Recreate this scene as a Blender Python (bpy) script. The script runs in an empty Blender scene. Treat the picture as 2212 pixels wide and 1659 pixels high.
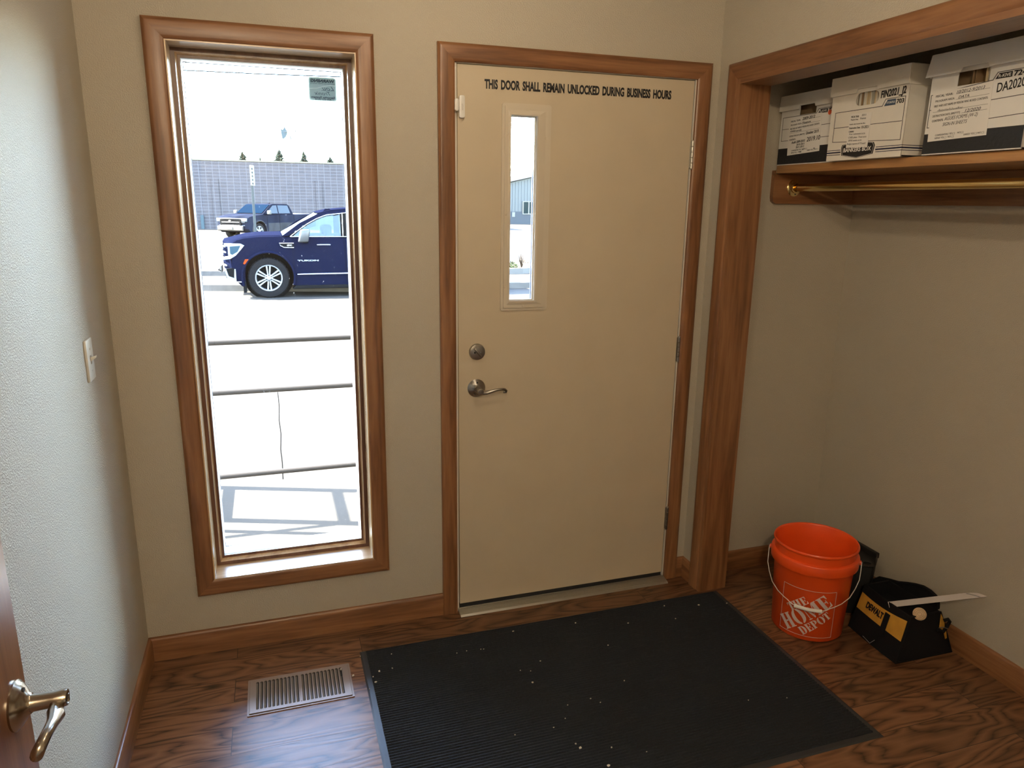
import bpy, bmesh, math, random
from mathutils import Vector, Matrix
from math import pi, sin, cos, radians, atan2
scene = bpy.context.scene
C = scene.collection
random.seed(7)

# ------------------------------------------------------------------ camera
cam_d = bpy.data.cameras.new('camera'); cam = bpy.data.objects.new('camera', cam_d); C.objects.link(cam)
cam_d.sensor_fit = 'HORIZONTAL'; cam_d.sensor_width = 36; cam_d.lens = 1575.15 / 2212 * 36
cam_d.clip_start = .02; cam_d.clip_end = 500
Rv = Vector((0.95041042, -0.31072834, 0.01295854)); Uv = Vector((0.06293878, 0.23297905, 0.97044293)); Fv = Vector((0.30456319, 0.92150348, -0.24098258))
cam.matrix_world = Matrix(((Rv.x, Uv.x, -Fv.x, -.5404), (Rv.y, Uv.y, -Fv.y, -2.5682), (Rv.z, Uv.z, -Fv.z, 1.6007), (0, 0, 0, 1)))
scene.camera = cam

# ------------------------------------------------------------------ sky, sun, exposure
scene.view_settings.view_transform = 'Standard'; scene.view_settings.look = 'None'
scene.view_settings.exposure = 0.0; scene.view_settings.gamma = 1; scene.view_settings.use_curve_mapping = False
SUN_EL = radians(46); SUN_DIR = Vector((-.94 * cos(SUN_EL), .34 * cos(SUN_EL), sin(SUN_EL))).normalized()
w = bpy.data.worlds.new('sky'); scene.world = w; w.use_nodes = True
nt = w.node_tree; nt.nodes.clear()
sky = nt.nodes.new('ShaderNodeTexSky'); sky.sky_type = 'NISHITA'; sky.sun_disc = False
sky.sun_elevation = SUN_EL; sky.sun_rotation = radians(-70); sky.air_density = 1.0; sky.dust_density = 1.0; sky.ozone_density = 1.0
bg = nt.nodes.new('ShaderNodeBackground'); bg.inputs[1].default_value = 8.4
wo = nt.nodes.new('ShaderNodeOutputWorld'); nt.links.new(sky.outputs[0], bg.inputs[0]); nt.links.new(bg.outputs[0], wo.inputs[0])
sd = bpy.data.lights.new('sun', 'SUN'); sd.energy = 150; sd.angle = radians(.6); sd.color = (1, .95, .86)
sun = bpy.data.objects.new('sun', sd); C.objects.link(sun); sun.location = (-6, 4, 9)
sun.rotation_euler = SUN_DIR.to_track_quat('Z', 'Y').to_euler()
LAMP_POWER = 1.1
LAMP_COL = (1, .80, .56)

# ------------------------------------------------------------------ helpers
class MB:
    def __init__(s): s.bm = bmesh.new()
    def _add(s, bm2):
        me = bpy.data.meshes.new('t'); bm2.to_mesh(me); bm2.free(); s.bm.from_mesh(me); bpy.data.meshes.remove(me); return s
    def box(s, x0, x1, y0, y1, z0, z1, bev=0, seg=2, M=None):
        b = bmesh.new(); bmesh.ops.create_cube(b, size=1)
        for v in b.verts:
            v.co = Vector(((x0 + x1) / 2 + v.co.x * (x1 - x0), (y0 + y1) / 2 + v.co.y * (y1 - y0), (z0 + z1) / 2 + v.co.z * (z1 - z0)))
        if bev: bmesh.ops.bevel(b, geom=list(b.edges), offset=bev, segments=seg, affect='EDGES', profile=.5)
        if M is not None: b.transform(M)
        return s._add(b)
    def hexa(s, bot, top, bev=0, seg=2, M=None):
        b = bmesh.new(); n = len(bot)
        v = [b.verts.new(p) for p in bot] + [b.verts.new(p) for p in top]
        b.faces.new(v[:n][::-1]); b.faces.new(v[n:])
        for i in range(n): b.faces.new((v[i], v[(i + 1) % n], v[n + (i + 1) % n], v[n + i]))
        bmesh.ops.recalc_face_normals(b, faces=b.faces)
        if bev: bmesh.ops.bevel(b, geom=list(b.edges), offset=bev, segments=seg, affect='EDGES', profile=.5)
        if M is not None: b.transform(M)
        return s._add(b)
    def prism(s, pts, d0, d1, axis='y', bev=0, M=None, seg=2):
        def P(a, b_, d): return {'y': (a, d, b_), 'x': (d, a, b_), 'z': (a, b_, d)}[axis]
        return s.hexa([P(a, b_, d0) for a, b_ in pts], [P(a, b_, d1) for a, b_ in pts], bev, seg, M)
    def lathe(s, prof, n=48, M=None, a0=0, a1=2 * pi, close=False):
        b = bmesh.new(); full = abs(a1 - a0 - 2 * pi) < 1e-6; m = n if full else n + 1
        rings = []
        for r, z in prof:
            if r < 1e-6 and full: rings.append([b.verts.new((0, 0, z))] * m)
            else: rings.append([b.verts.new((r * cos(a0 + (a1 - a0) * i / n), r * sin(a0 + (a1 - a0) * i / n), z)) for i in range(m)])
        pairs = list(zip(rings, rings[1:])) + ([(rings[-1], rings[0])] if close else [])
        for A, B in pairs:
            for i in range(n):
                q = []
                for v in (A[i], A[(i + 1) % m], B[(i + 1) % m], B[i]):
                    if v not in q: q.append(v)
                if len(q) > 2:
                    try: b.faces.new(q)
                    except ValueError: pass
        bmesh.ops.recalc_face_normals(b, faces=b.faces)
        if M is not None: b.transform(M)
        return s._add(b)
    def tube(s, pts, r, n=12, closed=False, M=None):
        pts = [Vector(p) for p in pts]; rs = r if isinstance(r, (list, tuple)) else [r] * len(pts)
        b = bmesh.new(); N = len(pts); rings = []; up = None
        for i, p in enumerate(pts):
            if closed: t = pts[(i + 1) % N] - pts[i - 1]
            else: t = pts[min(i + 1, N - 1)] - pts[max(i - 1, 0)]
            t.normalize()
            if up is None: up = t.orthogonal().normalized()
            up = (up - t * up.dot(t)).normalized(); sd_ = t.cross(up)
            rr = rs[i] if not isinstance(rs[i], (tuple, list)) else None
            ra, rb = (rr, rr) if rr is not None else rs[i]
            rings.append([b.verts.new(p + up * ra * cos(2 * pi * k / n) + sd_ * rb * sin(2 * pi * k / n)) for k in range(n)])
        for i in range(N if closed else N - 1):
            A, B = rings[i], rings[(i + 1) % N]
            for k in range(n): b.faces.new((A[k], A[(k + 1) % n], B[(k + 1) % n], B[k]))
        if not closed: b.faces.new(rings[0][::-1]); b.faces.new(rings[-1])
        bmesh.ops.recalc_face_normals(b, faces=b.faces)
        if M is not None: b.transform(M)
        return s._add(b)
    def cyl(s, p0, p1, r, n=24, bev=0):
        p0, p1 = Vector(p0), Vector(p1); L = (p1 - p0).length
        M = Matrix.Translation(p0) @ (p1 - p0).to_track_quat('Z', 'Y').to_matrix().to_4x4()
        prof = [(0, 0), (r - bev, 0), (r, bev), (r, L - bev), (r - bev, L), (0, L)] if bev else [(0, 0), (r, 0), (r, L), (0, L)]
        return s.lathe(prof, n, M)
    def sphere(s, c, r, n=12, sc=(1, 1, 1)):
        b = bmesh.new(); bmesh.ops.create_uvsphere(b, u_segments=n, v_segments=max(6, n // 2), radius=r)
        for v in b.verts: v.co = Vector((v.co.x * sc[0] + c[0], v.co.y * sc[1] + c[1], v.co.z * sc[2] + c[2]))
        return s._add(b)
    def plate(s, outer, holes, d0, d1, axis='y', M=None):
        """flat polygon with holes, given thickness along an axis"""
        cu = bpy.data.curves.new('t', 'CURVE'); cu.dimensions = '2D'; cu.fill_mode = 'BOTH'; cu.extrude = abs(d1 - d0) / 2
        for pl in [outer] + list(holes):
            sp = cu.splines.new('POLY'); sp.points.add(len(pl) - 1); sp.use_cyclic_u = True
            for q, (a, b_) in zip(sp.points, pl): q.co = (a, b_, 0, 1)
        o = bpy.data.objects.new('t', cu); C.objects.link(o); dg = bpy.context.evaluated_depsgraph_get()
        me = bpy.data.meshes.new_from_object(o.evaluated_get(dg)); bpy.data.objects.remove(o); bpy.data.curves.remove(cu)
        b = bmesh.new(); b.from_mesh(me); bpy.data.meshes.remove(me); c = (d0 + d1) / 2
        for v in b.verts:
            a, b_, d = v.co; v.co = {'y': (a, d + c, b_), 'x': (d + c, a, b_), 'z': (a, b_, d + c)}[axis]
        bmesh.ops.remove_doubles(b, verts=b.verts, dist=1e-5); bmesh.ops.recalc_face_normals(b, faces=b.faces)
        if M is not None: b.transform(M)
        return s._add(b)
    def build(s, name, mat, parent=None, smooth=False, world=True, angle=35):
        me = bpy.data.meshes.new(name)
        if parent is not None and world:
            s.bm.transform(root_matrix(parent).inverted())
        s.bm.to_mesh(me); s.bm.free(); me.materials.append(mat)
        o = bpy.data.objects.new(name, me); C.objects.link(o)
        if smooth:
            me.shade_smooth()
            try: me.set_sharp_from_angle(angle=radians(angle))
            except Exception: pass
        if parent is not None: o.parent = parent
        return o
def root_matrix(o):
    M = Matrix.LocRotScale(o.location, o.rotation_euler, o.scale)
    return root_matrix(o.parent) @ M if o.parent else M
def thing(name, label, cat, loc=(0, 0, 0), rz=0, group=None, kind=None):
    o = bpy.data.objects.new(name, None); C.objects.link(o); o.empty_display_size = .1
    o.location = loc; o.rotation_euler = (0, 0, rz)
    return tag(o, label, cat, group, kind)
def tag(o, label=None, cat=None, group=None, kind=None):
    if label: o['label'] = label
    if cat: o['category'] = cat
    if group: o['group'] = group
    if kind: o['kind'] = kind
    return o
def struct(o, label=None, cat=None): return tag(o, label, cat, None, 'structure')
def text(name, s, size, origin, xdir, ydir, mat, parent, sx=1.0, bold=0.0, shear=0.0, th=.0004, fit=None, spacing=1.0, align='LEFT', wordsp=1.0):
    """lettering as thin raised mesh; origin = left end of the baseline; fit = total width in metres"""
    cu = bpy.data.curves.new('t', 'FONT'); cu.body = s; cu.size = size; cu.extrude = th / 2; cu.offset = bold; cu.shear = shear; cu.space_character = spacing; cu.space_word = wordsp
    cu.resolution_u = 3
    o = bpy.data.objects.new('t', cu); C.objects.link(o); dg = bpy.context.evaluated_depsgraph_get()
    me = bpy.data.meshes.new_from_object(o.evaluated_get(dg)); bpy.data.objects.remove(o); bpy.data.curves.remove(cu)
    b = bmesh.new(); b.from_mesh(me); bpy.data.meshes.remove(me)
    xs = [v.co.x for v in b.verts]; x0, x1 = min(xs), max(xs)
    k = sx if fit is None else fit / (x1 - x0)
    X, Y = Vector(xdir).normalized(), Vector(ydir).normalized(); Z = X.cross(Y); O = Vector(origin)
    if align == 'CENTER': O = O - X * (x1 - x0) * k / 2
    for v in b.verts:
        c = v.co.copy(); v.co = O + X * ((c.x - x0) * k) + Y * c.y + Z * c.z
    m = MB(); m._add(b)
    return m.build(name, mat, parent) if name else m

# ------------------------------------------------------------------ materials
def mat(name, col, rough=.5, metal=0, spec=.5, bump=None, var=None, coat=0, trans=0, emis=None, sheen=0):
    m = bpy.data.materials.new(name); m.use_nodes = True; n = m.node_tree; p = n.nodes['Principled BSDF']
    p.inputs['Base Color'].default_value = (*col, 1); p.inputs['Roughness'].default_value = rough; p.inputs['Metallic'].default_value = metal
    p.inputs['Specular IOR Level'].default_value = spec; p.inputs['Coat Weight'].default_value = coat; p.inputs['Transmission Weight'].default_value = trans
    if sheen: p.inputs['Sheen Weight'].default_value = sheen
    if emis: p.inputs['Emission Color'].default_value = (*emis[0], 1); p.inputs['Emission Strength'].default_value = emis[1]
    tc = n.nodes.new('ShaderNodeTexCoord')
    if var:
        sc, amt = var[0], var[1]; nz = n.nodes.new('ShaderNodeTexNoise'); nz.inputs['Scale'].default_value = sc; nz.inputs['Detail'].default_value = 6
        n.links.new(tc.outputs['Object'], nz.inputs['Vector'])
        rp = n.nodes.new('ShaderNodeValToRGB'); rp.color_ramp.elements[0].position = .3; rp.color_ramp.elements[1].position = .7
        rp.color_ramp.elements[0].color = (*[c * (1 - amt) for c in col], 1); rp.color_ramp.elements[1].color = (*[min(1, c * (1 + amt)) for c in col], 1)
        n.links.new(nz.outputs[0], rp.inputs[0]); n.links.new(rp.outputs[0], p.inputs['Base Color'])
    if bump:
        nz = n.nodes.new('ShaderNodeTexNoise'); nz.inputs['Scale'].default_value = bump[0]; nz.inputs['Detail'].default_value = bump[2] if len(bump) > 2 else 4
        n.links.new(tc.outputs['Object'], nz.inputs['Vector'])
        bp = n.nodes.new('ShaderNodeBump'); bp.inputs['Strength'].default_value = bump[1]; bp.inputs['Distance'].default_value = .002
        n.links.new(nz.outputs[0], bp.inputs['Height']); n.links.new(bp.outputs[0], p.inputs['Normal'])
    return m
_mat = mat
def wood(name, c_dark, c_mid, c_light, axis='x', rough=.38, scale=1.0, coat=.15):
    m = bpy.data.materials.new(name); m.use_nodes = True; n = m.node_tree; p = n.nodes['Principled BSDF']
    tc = n.nodes.new('ShaderNodeTexCoord'); mp = n.nodes.new('ShaderNodeMapping')
    s = {'x': (1.1, 16, 16), 'y': (16, 1.1, 16), 'z': (16, 16, 1.1)}[axis]; mp.inputs['Scale'].default_value = [v * scale for v in s]
    n.links.new(tc.outputs['Object'], mp.inputs[0])
    a = n.nodes.new('ShaderNodeTexNoise'); a.inputs['Scale'].default_value = 1.0; a.inputs['Detail'].default_value = 3; a.inputs['Distortion'].default_value = .6
    n.links.new(mp.outputs[0], a.inputs['Vector'])
    mu = n.nodes.new('ShaderNodeMath'); mu.operation = 'MULTIPLY'; mu.inputs[1].default_value = 6.0; n.links.new(a.outputs[0], mu.inputs[0])
    fr = n.nodes.new('ShaderNodeMath'); fr.operation = 'PINGPONG'; fr.inputs[1].default_value = 1.0; n.links.new(mu.outputs[0], fr.inputs[0])
    f = n.nodes.new('ShaderNodeTexNoise'); f.inputs['Scale'].default_value = 9; f.inputs['Detail'].default_value = 5; n.links.new(mp.outputs[0], f.inputs['Vector'])
    ad = n.nodes.new('ShaderNodeMath'); ad.operation = 'MULTIPLY_ADD'; ad.inputs[1].default_value = .45; n.links.new(fr.outputs[0], ad.inputs[0])
    m2 = n.nodes.new('ShaderNodeMath'); m2.operation = 'MULTIPLY'; m2.inputs[1].default_value = .6; n.links.new(f.outputs[0], m2.inputs[0]); n.links.new(m2.outputs[0], ad.inputs[2])
    rp = n.nodes.new('ShaderNodeValToRGB'); e = rp.color_ramp.elements; e[0].position = .12; e[0].color = (*c_dark, 1); e[1].position = .85; e[1].color = (*c_light, 1)
    k = rp.color_ramp.elements.new(.45); k.color = (*c_mid, 1)
    n.links.new(ad.outputs[0], rp.inputs[0]); n.links.new(rp.outputs[0], p.inputs['Base Color'])
    p.inputs['Roughness'].default_value = rough; p.inputs['Coat Weight'].default_value = coat; p.inputs['Coat Roughness'].default_value = .25
    return m
WD, WM, WL = (.105, .042, .016), (.20, .086, .034), (.30, .14, .058)
W = {a: wood('stained_trim_wood_' + a, WD, WM, WL, a) for a in 'xyz'}
def paint(name, col, rough=.55, sc=260, st=.5, dist=.0016):
    m = bpy.data.materials.new(name); m.use_nodes = True; n = m.node_tree; p = n.nodes['Principled BSDF']
    tc = n.nodes.new('ShaderNodeTexCoord'); p.inputs['Roughness'].default_value = rough; p.inputs['Specular IOR Level'].default_value = .35
    big = n.nodes.new('ShaderNodeTexNoise'); big.inputs['Scale'].default_value = 2.5; big.inputs['Detail'].default_value = 5; n.links.new(tc.outputs['Object'], big.inputs['Vector'])
    rp = n.nodes.new('ShaderNodeValToRGB'); rp.color_ramp.elements[0].color = (*[c * .95 for c in col], 1); rp.color_ramp.elements[1].color = (*[min(1, c * 1.04) for c in col], 1)
    n.links.new(big.outputs[0], rp.inputs[0]); n.links.new(rp.outputs[0], p.inputs['Base Color'])
    a = n.nodes.new('ShaderNodeTexNoise'); a.inputs['Scale'].default_value = sc; a.inputs['Detail'].default_value = 2; n.links.new(tc.outputs['Object'], a.inputs['Vector'])
    r2 = n.nodes.new('ShaderNodeValToRGB'); r2.color_ramp.elements[0].position = .42; r2.color_ramp.elements[1].position = .62; n.links.new(a.outputs[0], r2.inputs[0])
    bp = n.nodes.new('ShaderNodeBump'); bp.inputs['Strength'].default_value = st; bp.inputs['Distance'].default_value = dist
    n.links.new(r2.outputs[0], bp.inputs['Height']); n.links.new(bp.outputs[0], p.inputs['Normal'])
    return m
M_wall = paint('beige_textured_wall_paint', (.50, .455, .37))
M_ceil = paint('white_ceiling_paint', (.75, .73, .68), sc=180)
M_door = mat('cream_painted_steel', (.56, .475, .345), .42, var=(6, .03), bump=(700, .08))
M_kit = mat('cream_lite_kit_paint', (.60, .53, .42), .4)
M_jamb = mat('white_door_jamb_paint', (.66, .63, .56), .5)
M_black = mat('black_gasket_rubber', (.012, .012, .013), .6)
M_alu = mat('worn_aluminium', (.55, .54, .50), .38, 1, bump=(400, .2))
M_nickel = mat('satin_nickel', (.36, .34, .31), .3, 1, bump=(900, .06))
M_nickel2 = mat('antique_nickel', (.42, .37, .30), .22, 1)
M_brass = mat('polished_brass', (.78, .60, .28), .16, 1)
M_white_pl = mat('white_plastic', (.80, .79, .76), .35)
M_ivory = mat('ivory_plastic', (.70, .69, .62), .35)
M_sash = mat('pale_vinyl_glazing_bead', (.72, .72, .70), .35)
M_ink = mat('black_vinyl_lettering', (.01, .011, .015), .45)
M_grayink = mat('gray_print_ink', (.07, .07, .075), .6)
M_pen = mat('pen_ink', (.13, .13, .14), .6)
M_paper = mat('white_label_paper', (.84, .83, .80), .6)
M_card = mat('white_corrugated_cardboard', (.84, .84, .82), .7, var=(14, .03), bump=(300, .12))
M_card2 = mat('cream_corrugated_cardboard', (.82, .80, .74), .7, var=(14, .03), bump=(300, .12))
M_cardin = mat('kraft_inside', (.30, .21, .12), .8)
M_blackprint = mat('black_embossed_print', (.018, .02, .024), .55, bump=(90, .5, 1))
M_blue = mat('slate_blue_print', (.06, .10, .17), .55)
M_navy = mat('navy_print', (.015, .02, .06), .55)
M_folder = [mat('folder_' + nme, c, .7) for nme, c in (('manila', (.62, .50, .30)), ('grey', (.40, .41, .38)), ('white', (.72, .70, .62)), ('brown', (.30, .20, .11)), ('yellow', (.70, .55, .22)))]
M_orange = mat('orange_sticker', (.85, .16, .06), .5)
M_bucket = mat('orange_bucket_plastic', (.86, .088, .012), .34, coat=.1, var=(9, .05))
M_decal = mat('white_bucket_print', (.74, .62, .60), .45)
M_yellow = mat('yellow_nylon_canvas', (.60, .31, .035), .75, bump=(900, .4), var=(20, .12))
M_nylon = mat('black_ballistic_nylon', (.0045, .0050, .0065), .8, 0, .25, bump=(700, .5))
M_tote = mat('black_moulded_plastic', (.013, .013, .013), .45, bump=(300, .1))
M_steel = mat('brushed_steel_blade', (.30, .27, .26), .5, .6)
M_turned = mat('pale_turned_wood', (.60, .44, .26), .5, var=(120, .15))
M_regmet = mat('taupe_enamelled_steel', (.33, .26, .22), .4, .3)
M_matrib = mat('charcoal_ribbed_carpet', (.0075, .0105, .0150), .95, bump=(500, 1.0, 6), var=(160, .45))
M_matedge = mat('dark_vinyl_mat_border', (.030, .032, .036), .38)
M_chip = mat('pale_dry_debris', (.68, .62, .50), .8)
M_glass = None
def glass(name, tint=(1, 1, 1), refl=.08, dirt=0.0, rough=0.0):
    m = bpy.data.materials.new(name); m.use_nodes = True; n = m.node_tree; n.nodes.clear()
    t = n.nodes.new('ShaderNodeBsdfTransparent'); t.inputs[0].default_value = (*tint, 1)
    g = n.nodes.new('ShaderNodeBsdfGlossy'); g.inputs['Roughness'].default_value = rough
    fr = n.nodes.new('ShaderNodeFresnel'); fr.inputs[0].default_value = 1.45
    mx = n.nodes.new('ShaderNodeMixShader'); n.links.new(fr.outputs[0], mx.inputs[0]); n.links.new(t.outputs[0], mx.inputs[1]); n.links.new(g.outputs[0], mx.inputs[2])
    o = n.nodes.new('ShaderNodeOutputMaterial'); last = mx
    if dirt:
        d = n.nodes.new('ShaderNodeBsdfTranslucent'); d.inputs[0].default_value = (.75, .78, .8, 1)
        tc = n.nodes.new('ShaderNodeTexCoord'); nz = n.nodes.new('ShaderNodeTexNoise'); nz.inputs['Scale'].default_value = 120; nz.inputs['Detail'].default_value = 6
        n.links.new(tc.outputs['Object'], nz.inputs['Vector'])
        r = n.nodes.new('ShaderNodeValToRGB'); r.color_ramp.elements[0].position = .70; r.color_ramp.elements[0].color = (0,) * 3 + (1,); r.color_ramp.elements[1].position = .745; r.color_ramp.elements[1].color = (dirt * 3,) * 3 + (1,)
        n.links.new(nz.outputs[0], r.inputs[0])
        m2 = n.nodes.new('ShaderNodeMixShader'); n.links.new(r.outputs[0], m2.inputs[0]); n.links.new(mx.outputs[0], m2.inputs[1]); n.links.new(d.outputs[0], m2.inputs[2]); last = m2
    n.links.new(last.outputs[0], o.inputs[0]); return m
M_glass = glass('dusty_window_glass', (.97, .985, .98), dirt=.012)
M_autoglass = glass('tinted_car_glass', (.80, .88, .88))
M_darkglass = _mat('dark_car_glass', (.0016, .0042, .0075), .15, 0, .12)

# floor planks
def floor_mat():
    m = bpy.data.materials.new('oak_look_laminate_planks'); m.use_nodes = True; n = m.node_tree; p = n.nodes['Principled BSDF']
    L = n.links.new; N = n.nodes.new
    tc = N('ShaderNodeTexCoord'); mp = N('ShaderNodeMapping'); mp.inputs['Location'].default_value = (.31, .075, 0); L(tc.outputs['Object'], mp.inputs[0])
    br = N('ShaderNodeTexBrick'); br.offset = .37; br.offset_frequency = 2; br.squash = 1
    br.inputs['Color1'].default_value = (0, 0, 0, 1); br.inputs['Color2'].default_value = (1, 1, 1, 1); br.inputs['Mortar'].default_value = (.5, .5, .5, 1)
    br.inputs['Scale'].default_value = 1; br.inputs['Mortar Size'].default_value = .0011; br.inputs['Mortar Smooth'].default_value = .3; br.inputs['Bias'].default_value = 0
    br.inputs['Brick Width'].default_value = 1.17; br.inputs['Row Height'].default_value = .125
    L(mp.outputs[0], br.inputs['Vector'])
    # offset the grain per plank
    cmb = N('ShaderNodeCombineXYZ'); mul = N('ShaderNodeMath'); mul.operation = 'MULTIPLY'; mul.inputs[1].default_value = 31.7
    L(br.outputs['Color'], mul.inputs[0]); L(mul.outputs[0], cmb.inputs[2])
    sc = N('ShaderNodeVectorMath'); sc.operation = 'MULTIPLY'; sc.inputs[1].default_value = (2.3, 11, 1); L(tc.outputs['Object'], sc.inputs[0])
    ad = N('ShaderNodeVectorMath'); ad.operation = 'ADD'; L(sc.outputs[0], ad.inputs[0]); L(cmb.outputs[0], ad.inputs[1])
    a = N('ShaderNodeTexNoise'); a.inputs['Scale'].default_value = .8; a.inputs['Detail'].default_value = 2.5; a.inputs['Roughness'].default_value = .4; a.inputs['Distortion'].default_value = .35
    L(ad.outputs[0], a.inputs['Vector'])
    m1 = N('ShaderNodeMath'); m1.operation = 'MULTIPLY'; m1.inputs[1].default_value = 26; L(a.outputs[0], m1.inputs[0])
    pg = N('ShaderNodeMath'); pg.operation = 'PINGPONG'; pg.inputs[1].default_value = 1; L(m1.outputs[0], pg.inputs[0])
    sc2 = N('ShaderNodeVectorMath'); sc2.operation = 'MULTIPLY'; sc2.inputs[1].default_value = (7, 120, 1); L(tc.outputs['Object'], sc2.inputs[0])
    f = N('ShaderNodeTexNoise'); f.inputs['Scale'].default_value = 1; f.inputs['Detail'].default_value = 5; L(sc2.outputs[0], f.inputs['Vector'])
    mixg = N('ShaderNodeMath'); mixg.operation = 'MULTIPLY_ADD'; mixg.inputs[1].default_value = .62; L(pg.outputs[0], mixg.inputs[0])
    fm = N('ShaderNodeMath'); fm.operation = 'MULTIPLY'; fm.inputs[1].default_value = .55; L(f.outputs[0], fm.inputs[0]); L(fm.outputs[0], mixg.inputs[2])
    rp = N('ShaderNodeValToRGB'); e = rp.color_ramp.elements
    e[0].position = .22; e[0].color = (.030, .013, .006, 1); e[1].position = .95; e[1].color = (.215, .105, .052, 1)
    k = e.new(.37); k.color = (.110, .050, .024, 1); k = e.new(.6); k.color = (.165, .078, .037, 1)
    L(mixg.outputs[0], rp.inputs[0])
    # per-plank tone
    hv = N('ShaderNodeHueSaturation'); mr = N('ShaderNodeMapRange'); mr.inputs['To Min'].default_value = .72; mr.inputs['To Max'].default_value = 1.3
    L(br.outputs['Color'], mr.inputs['Value']); L(mr.outputs[0], hv.inputs['Value']); L(rp.outputs[0], hv.inputs['Color'])
    # knots
    vo = N('ShaderNodeTexVoronoi'); vo.inputs['Scale'].default_value = 1.0; sc3 = N('ShaderNodeVectorMath'); sc3.operation = 'MULTIPLY'; sc3.inputs[1].default_value = (2.6, 5.5, 1)
    L(tc.outputs['Object'], sc3.inputs[0]); L(sc3.outputs[0], vo.inputs['Vector'])
    kr = N('ShaderNodeValToRGB'); kr.color_ramp.elements[0].position = .05; kr.color_ramp.elements[0].color = (.18, .16, .15, 1); kr.color_ramp.elements[1].position = .12; kr.color_ramp.elements[1].color = (1, 1, 1, 1)
    L(vo.outputs['Distance'], kr.inputs[0])
    mk = N('ShaderNodeMixRGB'); mk.blend_type = 'MULTIPLY'; mk.inputs[0].default_value = .85; L(hv.outputs[0], mk.inputs[1]); L(kr.outputs[0], mk.inputs[2])
    mo = N('ShaderNodeMixRGB'); mo.inputs[2].default_value = (.02, .01, .006, 1); L(br.outputs['Fac'], mo.inputs[0]); L(mk.outputs[0], mo.inputs[1]); L(mo.outputs[0], p.inputs['Base Color'])
    p.inputs['Roughness'].default_value = .33; p.inputs['Specular IOR Level'].default_value = .36
    bp = N('ShaderNodeBump'); bp.inputs['Strength'].default_value = .25; bp.inputs['Distance'].default_value = .001; L(mixg.outputs[0], bp.inputs['Height']); L(bp.outputs[0], p.inputs['Normal'])
    return m
M_floor = floor_mat()

# ------------------------------------------------------------------ room shell
XL, XR, XC, YC = -1.034, 1.120, 1.800, -.016
YF, H = -3.6, 2.45
BT, BH = .013, .0905
def rect(a0, a1, b0, b1): return [(a0, b0), (a1, b0), (a1, b1), (a0, b1)]
struct(MB().box(-3.0, 3.4, YF - .2, .17, -.12, 0).build('floor', M_floor), 'brown oak-look plank floor of the entry', 'floor')
struct(MB().box(XL - .15, XC + .15, YF - .15, .17, H, H + .1).build('ceiling', M_ceil), 'pale ceiling above the entry', 'ceiling')
WIN = (-.800, -.2385, .2865, 2.061); DOOR = (.0875, 1.0215, 0.0, 2.059)
struct(MB().plate([(XL - .15, 0), (DOOR[0], 0), (DOOR[0], DOOR[3]), (DOOR[1], DOOR[3]), (DOOR[1], 0), (XC + .15, 0), (XC + .15, H), (XL - .15, H)], [rect(*WIN)], 0, .16, 'y').build('wall_back', M_wall), 'beige textured wall holding the narrow window and the entry door', 'wall')
struct(MB().box(XL - .12, XL, YF, 0, 0, H).build('wall_left', M_wall), 'pale left wall with the light switch', 'wall')
CO = (-1.98, -.1355, 2.046)   # closet opening: y far, y near the door, head height
struct(MB().plate([(YF, 0), (CO[0], 0), (CO[0], CO[2]), (CO[1], CO[2]), (CO[1], 0), (0, 0), (0, H), (YF, H)], [], XR, XR + .118, 'x').build('wall_right', M_wall), 'beige right wall with the closet opening', 'wall')
struct(MB().box(XC, XC + .12, YF, 0, 0, H).build('wall_closet', M_wall), 'beige back wall of the closet', 'wall')
struct(MB().box(XR + .118, XC, YC, 0, 0, H).build('wall_closet_side', M_wall), 'beige side wall inside the closet', 'wall')
struct(MB().box(XR + .118, XC, -2.24, -2.12, 0, H).build('wall_closet_end', M_wall), 'beige end wall of the closet, outside the photograph', 'wall')
struct(MB().box(XL, XR, YF - .12, YF, 0, H).build('wall_front', M_wall), 'beige wall behind the viewer', 'wall')

def base(name, mb, label, m): return struct(mb.build(name, m, smooth=True, angle=50), label, 'baseboard')
def bprof(t=BT, h=BH): return [(0, 0), (t, 0), (t, h - .012), (t - .003, h - .004), (t - .007, h), (0, h)]
def baseb(p0, p1, n):  # p0->p1 along the wall, n = into the room
    p0, p1, n = Vector(p0), Vector(p1), Vector(n); m = MB()
    m.hexa([p0 + n * a + Vector((0, 0, b)) for a, b in bprof()], [p1 + n * a + Vector((0, 0, b)) for a, b in bprof()])
    return m
base('baseboard_back', baseb((XL, 0, 0), (.0293, 0, 0), (0, -1, 0)), 'stained wood baseboard under the window', W['x'])
base('baseboard_left', baseb((XL, -.001, 0), (XL, YF, 0), (1, 0, 0)), 'stained wood baseboard along the left wall', W['y'])
bb = baseb((1.0795, 0, 0), (XR, 0, 0), (0, -1, 0)); base('baseboard_corner', bb, 'short piece of baseboard between door casing and corner', W['x'])
base('baseboard_right', baseb((XR, -.001, 0), (XR, -.0777, 0), (-1, 0, 0)), 'short piece of baseboard beside the closet casing', W['y'])
base('baseboard_closet_side', baseb((XR + .118, YC, 0), (XC, YC, 0), (0, -1, 0)), 'stained baseboard on the closet side wall', W['x'])
base('baseboard_closet_back', baseb((XC, YC - .001, 0), (XC, -2.1, 0), (-1, 0, 0)), 'stained baseboard along the closet back wall', W['y'])

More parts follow.
